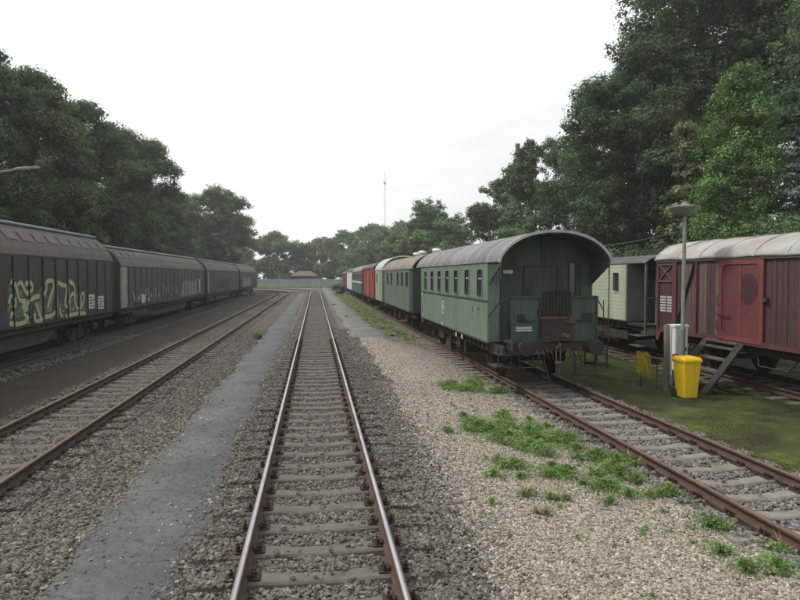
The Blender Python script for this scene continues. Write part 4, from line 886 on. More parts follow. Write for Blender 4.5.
box_part(rv, 'vent_rail', m_plank2, -VH - 0.04, -VH - 0.004, L(18.25), L(19.0), 3.30, 3.35)
for k, (ya, yb) in enumerate(((18.30, 18.55), (18.62, 18.95))):
    b = MB()
    for q in range(6):
        z = 1.86 + q * 0.085; yy = ya
        while yy < yb:
            w = rnd.uniform(0.03, 0.09); b.box(-VH - 0.012, -VH - 0.008, L(yy), L(min(yy + w, yb)), z, z + 0.055); yy += w + 0.015
    b.build('white_data_lines', m_mark, rv)
door = box_part(rv, 'double_door', m_reddoor, -VH - 0.03, -VH + 0.02, L(14.22), L(15.92), 1.30, 3.37)
fw, c = 0.11, 0.22; A, B, Z0, Z1 = L(14.22), L(15.92), 1.28, 3.38
out = [(A, Z0), (B, Z0), (B, Z1), (A, Z1)]
o8 = [(A, Z0 + c), (A, Z0), (A + c, Z0), (B - c, Z0), (B, Z0), (B, Z0 + c), (B, Z1 - c), (B, Z1), (B - c, Z1), (A + c, Z1), (A, Z1), (A, Z1 - c)]
i8 = [(A + fw, Z0 + c + 0.05), (A + fw + 0.06, Z0 + fw + 0.06), (A + c + 0.05, Z0 + fw), (B - c - 0.05, Z0 + fw), (B - fw - 0.06, Z0 + fw + 0.06), (B - fw, Z0 + c + 0.05), (B - fw, Z1 - c - 0.05), (B - fw - 0.06, Z1 - fw - 0.06), (B - c - 0.05, Z1 - fw), (A + c + 0.05, Z1 - fw), (A + fw + 0.06, Z1 - fw - 0.06), (A + fw, Z1 - c - 0.05)]
b = MB(); n = 12
for X in (-VH - 0.055, -VH - 0.028):
    b.v += [(X, p, q) for p, q in o8]; b.v += [(X, p, q) for p, q in i8]
for i in range(n):
    j = (i + 1) % n; b.f += [(i, j, n + j, n + i), (i, 2*n + i, 2*n + j, j), (n + i, n + j, 3*n + j, 3*n + i)]
b.build('door_frame', m_redframe, door)
box_part(door, 'door_seam', m_redframe, -VH - 0.045, -VH - 0.028, L(15.05), L(15.12), Z0 + fw, Z1 - fw)
MB().lathe((-VH - 0.036, L(14.79), 2.64), 'x', [(0.0, 0.355), (0.005, 0.355)], 32).build('dark_patch', m_redstain, door).scale = (1, 1, 1)
for o in door.children:
    if o.name.startswith('dark_patch'):
        for v in o.data.vertices: v.co.z = 2.64 + (v.co.z - 2.64) * 1.1
b = MB(); b.tube([(-VH - 0.10, L(15.95), 1.95), (-VH - 0.10, L(15.45), 1.94)], 0.02, 6); b.tube([(-VH - 0.06, L(15.93), 2.45), (-VH - 0.10, L(15.93), 2.42), (-VH - 0.10, L(15.93), 2.2), (-VH - 0.06, L(15.93), 2.17)], 0.014, 6)
b.tube([(-VH - 0.06, L(15.93), 1.8), (-VH - 0.10, L(15.93), 1.77), (-VH - 0.10, L(15.93), 1.55), (-VH - 0.06, L(15.93), 1.52)], 0.014, 6); b.box(-VH - 0.1, -VH - 0.01, L(14.05), L(14.2), 2.34, 2.44); b.build('door_latch', m_dark2, door)
for s in (-1, 1):
    MB().box(s*(VH + 0.0) - 0.035, s*VH + 0.035, -vh - 0.02, vh + 0.02, 1.22, 1.345).build('lower_rail', m_red if s < 0 else m_plank, rv)
    MB().box(s*VH - 0.06, s*VH + 0.06, -vh - 0.03, vh + 0.03, 3.385, 3.47).build('roof_fascia', m_oldwood, rv)
    MB().box(s*1.12 - 0.05, s*1.12 + 0.05, -vh - 0.05, vh + 0.05, 0.98, 1.215).build('sole_bar', m_dark, rv)
    prof = [(-VH + 0.06, 1.30), (VH - 0.06, 1.30)] + arch(VH - 0.06, 3.42, 4.0)[::-1]
    MB().prism(prof, 'y', s*vh - 0.04, s*vh + 0.02).build('end_wall', m_plank, rv)
MB().prism([(L(18.85), 1.22), (L(19.14), 1.22), (L(19.14), 0.98), (L(19.05), 0.92)], 'x', -VH - 0.03, -VH + 0.02).build('corner_bracket', m_redframe, rv)
# roof of sheets with uneven laps
rr = MB(); n = 22; A_ = arch(1.50, 3.455, 4.06, 22); V = []; F = []; ny = 40
for j in range(ny + 1):
    y = -vh - 0.12 + (2*vh + 0.24) * j / ny
    for i, (x, z) in enumerate(A_):
        V.append((x, y, z + 0.012 * math.sin(y * 3.1 + i * 0.7) + rnd.uniform(-0.006, 0.006)))
for j in range(ny):
    for i in range(n): F.append((j*(n+1) + i, j*(n+1) + i + 1, (j+1)*(n+1) + i + 1, (j+1)*(n+1) + i))
rr.v = V; rr.f = F; rfo = rr.build('roof', m_vanroof, rv, True, fix=False); sd = rfo.modifiers.new('solid', 'SOLIDIFY'); sd.thickness = 0.04; sd.offset = -1
for i in range(1, 9):
    yy = -vh + 2*vh*i/9; roof_mesh(MB(), 1.51, 3.46, 4.085, yy - 0.03, yy + 0.03, 0.03).build('roof_seam', m_vanroof, rfo, True)
MB().box(-1.2, 1.2, -vh, vh, 1.14, 1.20).build('floor', m_dark, rv)
for q in (L(17.0), L(11.0)): axle(rv, q)
buffers(rv, vh + 0.62, 1)
MB().tube([(-1.15, L(13.4), 1.0), (-1.25, L(13.6), 0.72), (-1.25, L(14.6), 0.72), (-1.15, L(14.8), 1.0)], 0.02, 6).build('foot_step', m_dark2, rv)

# pale coach behind it
pc, py_, ph = coach('pale green wooden coach half hidden behind the nearest green coach', None, 12.2, 21.2, 33.0, 19.9, 34.2, 1.40, 3.40, 3.72, 1.38, m_paleg, m_greyb, m_roof_dk, [22.03, 24.6, 27.0, 29.4, 31.6], (2.40, 3.08), 0.46, belt=False, bar=False)
lines = [1.38 + k * 0.135 for k in range(15)]
for z in lines[1:]:
    for ya, yb in (((21.2, 21.76), (22.30, 24.3)) if 2.34 < z < 3.14 else ((21.2, 24.3),)):
        box_part(pc, 'board_joint', m_ltgreen, -1.404, -1.399, ya - py_, yb - py_, z - 0.006, z + 0.006)
box_part(pc, 'corner_post', m_greyb, -1.415, -1.33, -ph - 0.02, -ph + 0.06, 1.36, 3.42)
b = MB()
for x in (-1.34, -0.95, 0.5): b.box(x - 0.03, x + 0.03, 19.98 - py_, 20.04 - py_, 1.0, 3.42)
b.box(-1.34, 1.34, 19.98 - py_, 20.04 - py_, 2.2, 2.26); b.build('platform_posts', m_greyb, pc)
box_part(pc, 'platform_panel', m_dark, -0.62, 1.3, 19.99 - py_, 20.02 - py_, 1.35, 2.2); box_part(pc, 'platform_floor', m_dark2, -1.36, 1.36, 19.95 - py_, 21.22 - py_, 1.26, 1.33)
for z in (0.60, 0.95): box_part(pc, 'step', m_tread, -1.45, -1.1, 20.2 - py_, 20.95 - py_, z - 0.03, z)
box_part(pc, 'end_door', m_green_dk, -0.75, -0.05, -ph - 0.005, -ph + 0.015, 1.4, 3.2); box_part(pc, 'underfloor_box', m_dark2, -1.2, -0.7, -ph + 0.3, -ph + 2.2, 0.7, 1.0)
buffers(pc, 19.9 - py_ - 0.6, -1)

# ------------------------------------------------------------------ things between the tracks on the right
st = empty('wooden_steps', (10.2, 15.65, 0), 'dark weathered wooden steps leading up to the red van door', 'steps')
for yy in (-0.72, 0.72):
    MB().beam((-0.52, yy, -0.02), (0.50, yy, 1.24), 0.05, 0.26, (0, 1, 0)).build('stringer', m_dark, st)
for k in range(4):
    z = 0.26 + k * 0.28; x = -0.36 + k * 0.23; box_part(st, 'tread', m_tread, x - 0.02, x + 0.26, -0.69, 0.69, z - 0.04, z)
box_part(st, 'top_landing', m_tread, 0.40, 0.56, -0.69, 0.69, 1.20, 1.245)
wb = empty('wheelie_bin', (9.03, 14.62, -0.03), 'bright yellow wheelie bin with closed lid beside the wooden post', 'bin', rz=R(3)); wb.scale = (0.92, 0.92, 1.0)
def taper(b, x0, y0, z0, x1, y1, z1):
    b.v += [(-x0, -y0, z0), (x0, -y0, z0), (x0, y0, z0), (-x0, y0, z0), (-x1, -y1, z1), (x1, -y1, z1), (x1, y1, z1), (-x1, y1, z1)]
    b.f += [(3,2,1,0), (4,5,6,7), (0,1,5,4), (1,2,6,5), (2,3,7,6), (3,0,4,7)]; return b
taper(MB(), 0.185, 0.20, 0.02, 0.24, 0.27, 0.92).build('bin_body', m_yellow, wb, bevel=0.02)
b = MB(); b.box(-0.265, 0.265, -0.30, 0.285, 0.905, 0.945); bo = b.build('bin_rim', m_yellow, wb, bevel=0.01)
ld = taper(MB(), 0.272, 0.30, 0.948, 0.225, 0.235, 1.02).build('lid', m_yellow, wb, bevel=0.015)
MB().tube([(-0.2, 0.30, 0.93), (-0.2, 0.36, 0.94), (0.2, 0.36, 0.94), (0.2, 0.30, 0.93)], 0.016, 8).build('handle', m_yellow, wb, True)
for s in (-1, 1): MB().lathe((s*0.23, 0.22, 0.10), 'x', [(-0.025, 0.06), (-0.02, 0.10), (0.02, 0.10), (0.025, 0.06)], 18).build('bin_wheel', m_dark, wb, True)
ps = MB().tube([(9.06, 15.6, -0.05), (9.075, 15.6, 0.8), (9.06, 15.61, 1.68), (9.06, 15.61, 1.70)], [0.085, 0.08, 0.075, 0.06], 12).build('wooden_post', m_post, None, True)
tag(ps, 'round mossy wooden post left of the yellow bin', 'post')
lp_ = empty('street_lamp', (9.78, 16.05, -0.03), 'tall grey green lamp post with a wide conical head by the white cabinet', 'street lamp')
MB().tube([(0, 0, 0), (0, 0, 1.58)], 0.072, 14).build('pole_base', m_lamp, lp_, True); MB().tube([(0, 0, 1.58), (0, 0, 1.64), (0, 0, 4.66)], [0.072, 0.052, 0.045], 14).build('pole', m_lamp, lp_, True)
hd = MB().lathe((0, 0, 0), 'z', [(4.58, 0.06), (4.62, 0.12), (4.80, 0.39), (4.83, 0.40)], 28).build('lamp_bowl', m_lamp, lp_, True)
MB().lathe((0, 0, 0), 'z', [(4.831, 0.40), (4.85, 0.395), (4.90, 0.12), (4.915, 0.09), (4.97, 0.07), (4.985, 0.02)], 28).build('lamp_cap', m_lamp, lp_, True)
cb = empty('electric_cabinet', (9.86, 16.40, -0.03), 'white electrical cabinet behind the lamp post', 'cabinet')
MB().box(-0.19, 0.20, -0.14, 0.16, 0.42, 1.60).build('cabinet_body', m_cab, cb, bevel=0.012); MB().box(-0.21, 0.22, -0.17, 0.19, 1.60, 1.66).build('cabinet_top', m_cab, cb)
dr2 = box_part(cb, 'cabinet_door', m_cab, -0.17, 0.18, -0.155, -0.141, 0.46, 1.56); box_part(dr2, 'latch', m_dark, 0.12, 0.15, -0.17, -0.155, 0.95, 1.05)
for x in (-0.17, 0.20): box_part(cb, 'leg', m_lamp, x - 0.03, x + 0.03, -0.05, 0.05, 0.0, 0.42)
mp2 = MB().box(9.215, 9.265, 15.68, 15.71, 0.36, 1.66).build('marker_board', m_cab); tag(mp2, 'narrow white upright board fixed beside the wooden post', 'board')
rbx = MB().box(9.29, 9.42, 15.62, 15.72, 0.72, 0.92).build('red_box', m_red_small, bevel=0.01); tag(rbx, 'small red box hanging right of the wooden post', 'box')
# rail with yellow straps
rl = empty('low_barrier', (8.92, 15.95, 0), 'low mossy barrier rail running left from the wooden post', 'barrier')
MB().tube([(0.10, -0.30, 0.80), (0.0, 0.05, 0.78), (-0.22, 0.50, 0.82)], 0.02, 8).build('rail', m_post, rl, True); MB().tube([(-0.16, 0.40, -0.03), (-0.16, 0.40, 0.84)], 0.022, 8).build('stake', m_dark2, rl, True)
MB().tube([(0.05, -0.05, -0.03), (0.05, -0.05, 0.80)], 0.012, 6).build('stake', m_dark2, rl, True)
b = MB()
for k in range(20):
    a = rnd.uniform(-0.12, 0.12); zt = 0.86 + rnd.uniform(-0.02, 0.05); zb_ = rnd.uniform(0.22, 0.5); dx = rnd.uniform(-0.05, 0.05)
    x = 8.80 + a; y = 16.33 - a * 0.9 + rnd.uniform(-0.05, 0.05)
    b.tube([(x, y - 0.03, zb_), (x + dx, y - 0.045, (zt + zb_) / 2), (x, y - 0.03, zt - 0.03), (x, y + 0.0, zt), (x, y + 0.035, zt - 0.04), (x - dx, y + 0.05, zb_ + rnd.uniform(0.05, 0.2))], rnd.uniform(0.016, 0.028), 6)
sb_ = b.build('strap_bundle', m_ydark, None, True); tag(sb_, 'bundle of yellow straps hanging over the low barrier', 'straps')
# overhead wires and poles
def cable(a, c, sag, r, label, n=14):
    P = [tuple(Vector(a).lerp(Vector(c), i / n) + Vector((0, 0, -sag * 4 * (i / n) * (1 - i / n)))) for i in range(n + 1)]
    o = MB().tube(P, r, 5).build('overhead_cable', m_hose, None, True); tag(o, label, 'cable')
cable((9.78, 16.05, 4.2), (13.5, 34.0, 4.7), 0.25, 0.012, 'upper thin cable running from the lamp post into the trees')
up = empty('utility_pole', (11.3, 40.9, 0), 'thin wooden utility pole behind the coach roofs', 'pole')
MB().tube([(0, 0, -0.1), (0, 0, 7.0)], [0.11, 0.08], 10).build('pole', m_oldwood, up, True); box_part(up, 'cross_arm', m_oldwood, -0.5, 0.5, -0.04, 0.04, 6.6, 6.7)
cable((11.7, 40.9, 6.72), (26.0, 36.0, 7.6), 0.5, 0.014, 'thin cable strung from the utility pole to the big trees')
# street light on the left
sl = empty('street_light', (-13.55, 27.9, -0.1), 'slim street light arm reaching out among the left trees', 'street light')
MB().tube([(0, 0, 0), (0, 0, 6.5), (0.12, 0, 6.95), (0.5, 0.1, 7.2), (1.35, 0.35, 7.42)], [0.08, 0.06, 0.045, 0.04, 0.035], 10).build('pole', m_lamp, sl, True)
MB().tube([(1.3, 0.33, 7.43), (1.5, 0.40, 7.47), (2.1, 0.60, 7.56), (2.2, 0.63, 7.56)], [0.04, 0.065, 0.06, 0.03], 10).build('lamp_head', m_lamp, sl, True)
# ------------------------------------------------------------------ far end: fence, hut roof, mast
fc = empty('sheet_fence', (0, 170, 0), 'long pale blue grey sheet metal fence across the far end', 'fence')
fm = MB(); k = 10
for i in range(k):
    x0 = -1.24 + 2.48 * i / k; d = 0.04 if i % 2 else 0.0; fm.box(x0, x0 + 2.48 / k, -0.02 - d, 0.02, 0.0, 2.05)
fme = fm.mesh('fence_panel', m_fence)
for i in range(30):
    x = -42 + i * 2.6; link('fence_panel', fme, fc, (x, rnd.uniform(-0.03, 0.03), rnd.uniform(-0.06, 0.06))); box_part(fc, 'fence_post', m_lamp, x - 1.34, x - 1.26, -0.06, 0.06, 0, 2.12)
hu = empty('hut', (-2.9, 175.2, 0), 'low hut with a brown hipped roof behind the fence', 'hut')
box_part(hu, 'wall', m_oldwood, -3.2, 3.2, -2.5, 2.5, 0, 2.95)
b = MB(); b.v = [(-3.7, -3, 2.9), (3.7, -3, 2.9), (3.7, 3, 2.9), (-3.7, 3, 2.9), (-1.6, 0, 4.2), (1.6, 0, 4.2)]; b.f = [(0,1,5,4), (1,2,5), (2,3,4,5), (3,0,4), (3,2,1,0)]; b.build('roof', mat('hut_roof', (0.13, 0.105, 0.07), (0.10, 0.08, 0.055), scale=2), hu)
ma = empty('radio_mast', (45.3, 417.7, 0), 'thin red and white lattice radio mast far beyond the trees', 'mast')
for k in range(10):
    z0 = k * 6.6; b = MB()
    for a in range(3):
        p, q = (0.32 * math.cos(a * 2.094), 0.32 * math.sin(a * 2.094)); b.tube([(p, q, z0), (p, q, z0 + 6.6)], 0.045, 5)
        p2, q2 = (0.32 * math.cos((a + 1) * 2.094), 0.32 * math.sin((a + 1) * 2.094))
        for s in range(4): b.tube([(p, q, z0 + s*1.65), (p2, q2, z0 + (s+1)*1.65)], 0.03, 4)
    b.build('mast_section', m_red_paint if k % 2 else m_roof_edge, ma)
MB().tube([(0, 0, 66), (0, 0, 71.5)], [0.12, 0.05], 6).build('antenna', m_greyb, ma); MB().lathe((0, 0, 62.5), 'z', [(0, 0.4), (0.2, 0.6), (1.3, 0.6), (1.5, 0.4)], 10).build('antenna_drum', m_greyb, ma)

# ------------------------------------------------------------------ vegetation
def unit(n, r): v = r.normal(size=(n, 3)); return v / np.linalg.norm(v, axis=1, keepdims=True)
def leaves(C, Nrm, size, r, asp=0.55):
    n = len(C); t = np.cross(Nrm, unit(n, r)); t /= np.linalg.norm(t, axis=1, keepdims=True) + 1e-9; b = np.cross(Nrm, t)
    l = (size * r.uniform(0.6, 1.35, n))[:, None]; w = l * asp; fold = Nrm * l * 0.18
    V = np.stack([C - t*l, C + b*w + fold, C + t*l, C - b*w + fold], 1).reshape(-1, 3); F = np.arange(4*n).reshape(-1, 4); return V, F
def crown_mesh(name, lobes, n, size, m, seed, per=50, spread=0.34, inner=0.18, up=0.30, tint=(0.55, 1.55), hue=0.10, flat=0.8, shell=(0.80, 1.10)):
    r = np.random.default_rng(seed); L = np.array(lobes, float); w = L[:, 3] ** 2; k = max(1, n // per)
    li = r.choice(len(L), k, p=w / w.sum()); d = unit(k, r); d[:, 2] = np.where(d[:, 2] < -0.35, -d[:, 2] * 0.6, d[:, 2])
    rad = r.uniform(*shell, k); inn = r.random(k) < inner; rad[inn] *= r.uniform(0.2, 0.8, inn.sum())
    cc = L[li, :3] + d * rad[:, None] * L[li, 3:4] * np.array([1, 1, 0.85])
    ct = r.uniform(*tint, k); ch = r.uniform(-hue, hue, k)
    lt_ = r.uniform(0.72, 1.32, len(L)); lh_ = r.uniform(-0.07, 0.07, len(L)); ct = ct * lt_[li]; ch = ch + lh_[li]
    off = unit(k*per, r) * (r.random(k*per) ** 0.45)[:, None]; pr = np.repeat(r.uniform(0.6, 1.5, k), per)[:, None]
    C = np.repeat(cc, per, 0) + off * spread * 1.45 * np.array([1, 1, flat]) * pr
    Nn = off * 1.0 + np.repeat(d, per, 0) * 0.35 + np.array([0, 0, up]) + r.normal(size=(k*per, 3)) * 0.38; Nn /= np.linalg.norm(Nn, axis=1, keepdims=True)
    V, F = leaves(C, Nn, size, r)
    lt = np.repeat(ct, per) * r.uniform(0.8, 1.2, k*per); lh = np.repeat(ch, per)
    T = np.stack([lt * (1 + lh), lt, lt * (1 - lh * 0.6), np.ones_like(lt)], 1); T = np.repeat(T, 4, 0)
    return np_mesh(name, V, F, m, T)
def lobes_round(seed, h, rx, z0, k, lr, zs=1.0):
    r = random.Random(seed); out = []
    zc, rz = (h + z0) / 2, (h - z0) / 2
    for i in range(k):
        a = r.uniform(0, 6.283); u = r.uniform(-0.95, 1.0); q = math.sqrt(max(0, 1 - u*u)) * r.uniform(0.55, 0.95); lrr = r.uniform(*lr)
        out.append((math.cos(a) * q * (rx - lrr*0.6), math.sin(a) * q * (rx - lrr*0.6), zc + u * (rz - lrr * 0.8), lrr))
    out.append((0, 0, zc, rx * 0.55)); return out
def trunk_mesh(seed, h, r0, lobes, n_l=7):
    r = random.Random(seed); b = MB(); P = [(0, 0, -0.4)]; x = y = 0
    for i in range(1, 7):
        x += r.uniform(-0.12, 0.12); y += r.uniform(-0.12, 0.12); P.append((x, y, h * 0.66 * i / 6))
    b.tube(P, [r0 * (1.25 if i == 0 else 1 - 0.13 * i) for i in range(7)], 10)
    for q in r.sample(lobes, min(n_l, len(lobes))):
        i = r.randrange(2, 5); a = Vector(P[i]); c = Vector(q[:3]); mid = a.lerp(c, 0.5) + Vector((0, 0, -0.4)); b.tube([a, mid, c], [r0 * 0.42, r0 * 0.28, r0 * 0.1], 7)
    return b.mesh('trunk', m_bark, True)
lm_dark = leaf_mat('leaf_dark', (0.074, 0.122, 0.054), 0.38); lm_mid = leaf_mat('leaf_mid', (0.090, 0.144, 0.058), 0.38); lm_far_haze = leaf_mat('leaf_far_haze', (0.112, 0.170, 0.074), 0.38)  # far leaves are paler: distance haze put into their colour
lm_ivy = leaf_mat('leaf_ivy', (0.118, 0.215, 0.064), 0.35); lm_blue = leaf_mat('needle_blue', (0.085, 0.118, 0.105), 0.15); lm_light = leaf_mat('leaf_light', (0.135, 0.175, 0.078), 0.3)
lm_flower = leaf_mat('leaf_flower', (0.22, 0.24, 0.15), 0.3); lm_weed = leaf_mat('weed_leaf', (0.170, 0.295, 0.098), 0.4); lm_grass = leaf_mat('grass_blade', (0.28, 0.36, 0.15), 0.4); lm_brown = leaf_mat('dead_leaf', (0.26, 0.19, 0.11), 0.1)
protos = {}
def proto(key, h, rx, z0, k, lr, n, size, m, seed, r0=0.28, **kw):
    L = lobes_round(seed, h, rx, z0, k, lr); protos[key] = (crown_mesh('crown', L, n, size, m, seed, **kw), trunk_mesh(seed, h, r0, L), h, rx)
proto('big1', 18, 5.0, 3.0, 34, (1.2, 2.3), 140000, 0.088, lm_dark, 21, spread=0.30, inner=0.25)
proto('big2', 18, 5.0, 2.0, 36, (1.1, 2.2), 140000, 0.088, lm_dark, 22, spread=0.30, inner=0.25)
proto('left1', 16, 4.2, 1.5, 30, (1.0, 2.0), 95000, 0.094, lm_dark, 23, spread=0.34, inner=0.35)
proto('left2', 16, 4.2, 1.0, 26, (1.0, 1.9), 95000, 0.094, lm_mid, 24, spread=0.34, inner=0.35)
proto('round', 19, 7.2, 1.0, 64, (1.5, 2.6), 110000, 0.14, lm_mid, 30, spread=0.42, inner=0.35)
proto('airy', 14, 3.6, 2.5, 30, (0.7, 1.4), 34000, 0.12, lm_mid, 25, r0=0.2, spread=0.30, inner=0.1)
proto('mid', 12, 4.2, 0.5, 24, (1.0, 1.9), 36000, 0.14, lm_far_haze, 26, r0=0.22, spread=0.36, inner=0.2)
proto('shrub', 5, 2.3, -0.3, 14, (0.6, 1.1), 20000, 0.075, lm_light, 27, r0=0.09, spread=0.26, inner=0.2)
ri_ = random.Random(28); LI = []
for i in range(64):
    z = 11.0 * (i / 63) ** 0.9; q = 2.45 * (1 - 0.66 * (z / 11.2) ** 1.5); a = i * 2.4 + ri_.uniform(-0.4, 0.4); lr = ri_.uniform(0.45, 0.85)
    LI.append((math.cos(a) * (q - lr * 0.7), math.sin(a) * (q - lr * 0.7), z, lr))
for i in range(11): LI.append((0, 0, 0.5 + i, 1.9 * (1 - 0.062 * i)))
protos['ivy'] = (crown_mesh('crown', LI, 76000, 0.058, lm_ivy, 28, spread=0.22, inner=0.1, hue=0.08, tint=(0.5, 1.5)), trunk_mesh(28, 11.5, 0.2, LI[:64]), 11.5, 2.5)
def plant(name, label, key, x, y, h, rx, z=0.0, cat='tree', group=None, rz=None):
    cr, tk, ph_, prx = protos[key]; t = empty(name, (x, y, z), label, cat, group, rnd.uniform(0, 6.28) if rz is None else rz)
    s = rx / prx; t.scale = (s, s, h / ph_); link('trunk', tk, t); link('crown', cr, t); return t
def bank_r(x): t = (x - 15.2) / 59.8; return -0.14 + 9.0 * (1 - math.cos(min(1, max(0, t) * 1.6) * math.pi)) / 2
GL, GR, GF = 'trees behind the brown wagons', 'trees on the right hand hillside', 'trees beyond the coach row'
for lab, key, x, y, h, rx in (
    ('tall dark tree at the left picture edge above the first wagon', 'left1', -18.6, 35.0, 15.0, 4.8),
    ('dark tree with ragged top behind the graffiti wagon, right of the edge tree', 'left2', -18.2, 42.5, 15.6, 4.4),
    ('dark tree rising behind the gap between the first two wagons', 'left1', -18.6, 51.5, 16.2, 4.8),
    ('dark tree over the middle of the second wagon', 'left2', -18.4, 61.0, 16.6, 4.6),
    ('rounded dark tree over the rear of the second wagon, last of the tall left group', 'left1', -18.2, 72.5, 17.6, 4.6),
    ('lower tree in the dip between the tall left group and the round tree', 'left2', -20.0, 92, 15.0, 5.0),
    ('large round tree standing alone above the third and fourth wagons', 'round', -18.2, 118, 19.2, 8.6)):
    plant('broadleaf_tree', lab, key, x, y, h, rx, 0.3, group=GL)
for lab, key, x, y, h, rx in (
    ('huge dark tree overhanging the green coach, left edge of the dark hillside wood', 'big1', 20.6, 38.5, 17.6, 5.2),
    ('tallest dark tree of the hillside, its top leaving the picture above the lamp', 'big2', 26.0, 41.0, 25.0, 7.0),
    ('dark tree behind the bright ivy column at the top right corner', 'big1', 30.5, 35.0, 24.0, 7.0),
    ('dark hillside tree stepping down towards the airy trees', 'big2', 20.8, 47.5, 14.2, 4.2),
    ('dark tree at the right edge behind the bluish conifer', 'big2', 26.0, 25.5, 17.0, 5.5)):
    plant('broadleaf_tree', lab, key, x, y, h, rx, bank_r(x) - 0.2, group=GR)
for lab, key, x, y, h, rx in (
    ('airy tree with gaps of sky just left of the dark hillside wood', 'airy', 21.1, 60, 16.8, 3.6),
    ('airy slimmer tree between the round tree and the gappy tree', 'airy', 20.5, 73, 15.0, 3.4),
    ('small bushy tree below the airy trees behind the coach roof', 'mid', 18.2, 57, 9.6, 3.0),
    ('broad round tree above the second coach', 'mid', 17.6, 94, 14.4, 5.6),
    ('tree right of the radio mast at the foot of the round tree', 'mid', 15.8, 114, 12.4, 5.0),
    ('tree directly below the radio mast', 'mid', 14.5, 134, 13.2, 5.6)):
    plant('broadleaf_tree', lab, key, x, y, h, rx, 0, group=GF)
iv = plant('ivy_tree', 'bright green ivy covered tree column behind the red van', 'ivy', 17.7, 24.9, 11.6, 2.6, 0.1)
fl = crown_mesh('blossom', lobes_round(41, 11.6, 2.5, 1.0, 12, (0.5, 0.9)), 2600, 0.06, lm_flower, 41, per=24, spread=0.2, inner=0.0); link('blossom', fl, iv)
L2 = [(0.1 * math.sin(i), 0.1 * math.cos(i * 2), 1.0 + i * 0.95, 0.75 - 0.03 * i) for i in range(10)]
cl = empty('climber_stem', (17.0, 27.9, 0.1), 'slim pale flowering climber left of the ivy column', 'climber')
link('crown', crown_mesh('crown', L2, 7000, 0.085, lm_light, 43, spread=0.2, inner=0.1), cl); link('blossom', crown_mesh('blossom', L2[5:], 2200, 0.06, lm_flower, 44, per=24, spread=0.18, inner=0), cl)
MB().tube([(0, 0, -0.3), (0.1, 0, 5), (0, 0, 10)], [0.14, 0.1, 0.05], 8).build('trunk', m_bark, cl, True)
cn = empty('conifer', (19.0, 22.6, 0.2), 'bluish conifer at the right picture edge above the van roof', 'tree')
LC = []
for i in range(16):
    z = 1.2 + i * 0.52; q = 1.75 * (1 - i / 17)
    for a in range(6): LC.append((q * 0.7 * math.cos(a * 1.047 + i), q * 0.7 * math.sin(a * 1.047 + i), z, 0.25 + q * 0.32))
link('crown', crown_mesh('crown', LC, 20000, 0.075, lm_blue, 45, spread=0.18, inner=0.2, up=0.1, flat=0.35), cn); MB().tube([(0, 0, -0.3), (0, 0, 9.2)], [0.18, 0.03], 8).build('trunk', m_bark, cn, True)
for lab, x, y, h, rx in (
    ('light green shrub nearest the end of the hillside wood', 17.0, 38.5, 5.6, 2.2), ('wide light green shrub showing above the nearest coach roof', 17.6, 48.2, 6.6, 3.2),
    ('light green shrub above the joint of the first and second coach', 13.4, 51, 5.6, 2.3), ('light green shrub showing over the second coach roof vents', 12.6, 57, 6.4, 2.6), ('shrub far along the coach row near the red van', 11.5, 70, 5.6, 2.6)):
    plant('shrub', lab, 'shrub', x, y, h, rx, 0, 'shrub', 'shrubs behind the coach roofs')
plant('shrub', 'low dark bush in front of the farthest brown van', 'shrub', 3.7, 101, 1.9, 1.3, -0.05, 'shrub')
# undergrowth and far wood: one mass each
def mass(name, m, spots, n, size, seed, **kw):
    o = link(name, crown_mesh(name, spots, n, size, m, seed, **kw)); o['kind'] = 'stuff'; return o
r_ = random.Random(5)
mass('undergrowth_left', lm_dark, [(r_.uniform(-19.5, -15.2), 14 + i * 1.25 + r_.uniform(-0.5, 0.5), r_.uniform(0.5, 4.4), r_.uniform(1.0, 1.9)) for i in range(92)], 80000, 0.10, 51, spread=0.4, inner=0.2)
mass('undergrowth_right', lm_dark, [(r_.uniform(16.6, 22), 16 + i * 0.55 + r_.uniform(-0.5, 0.5), r_.uniform(0.4, 3.6) + 0.5, r_.uniform(0.8, 1.6)) for i in range(70)], 80000, 0.075, 52, spread=0.36, inner=0.2)
mass('undergrowth_beyond_coaches', lm_mid, [(r_.uniform(12.5, 20), 46 + i * 1.1 + r_.uniform(-0.5, 0.5), r_.uniform(0.4, 3.4), r_.uniform(1.0, 2.0)) for i in range(80)], 52000, 0.12, 53, spread=0.4, inner=0.2)
mass('hillside_wood', lm_dark, [(r_.uniform(28, 48), r_.uniform(18, 75), r_.uniform(3, 17), r_.uniform(1.8, 3.2)) for i in range(110)], 60000, 0.24, 54, spread=0.6, inner=0.3)
mass('left_wood', lm_dark, [(r_.uniform(-34, -23), r_.uniform(25, 125), r_.uniform(2, 11), r_.uniform(1.8, 3.0)) for i in range(90)], 40000, 0.26, 57, spread=0.6, inner=0.3)
FW = []
TOPX = [-62, -22, -17, -11, -7, -4.5, 1, 6, 11.5, 17, 25, 50]; TOPH = [14, 13.5, 13.4, 15.0, 12.4, 11.6, 13.4, 15.0, 16.2, 17.0, 18.2, 20]
for i in range(560):
    x = r_.uniform(-46, 40); top = float(np.interp(x, TOPX, TOPH)) + 0.7 * math.sin(x * 0.9) + 0.5 * math.sin(x * 2.3 + 1)
    rr_ = r_.uniform(1.2, 2.5); FW.append((x, r_.uniform(180, 202), (top - rr_ * 0.85) * (1.0 if i % 3 == 0 else r_.uniform(0.15, 1.0)), rr_))
FW += [(r_.uniform(-30, -8), r_.uniform(178, 186), r_.uniform(1.0, 7.0), r_.uniform(1.2, 2.2)) for _ in range(60)]
mass('far_wood', lm_far_haze, FW, 240000, 0.29, 55, per=26, spread=0.55, inner=0.45)
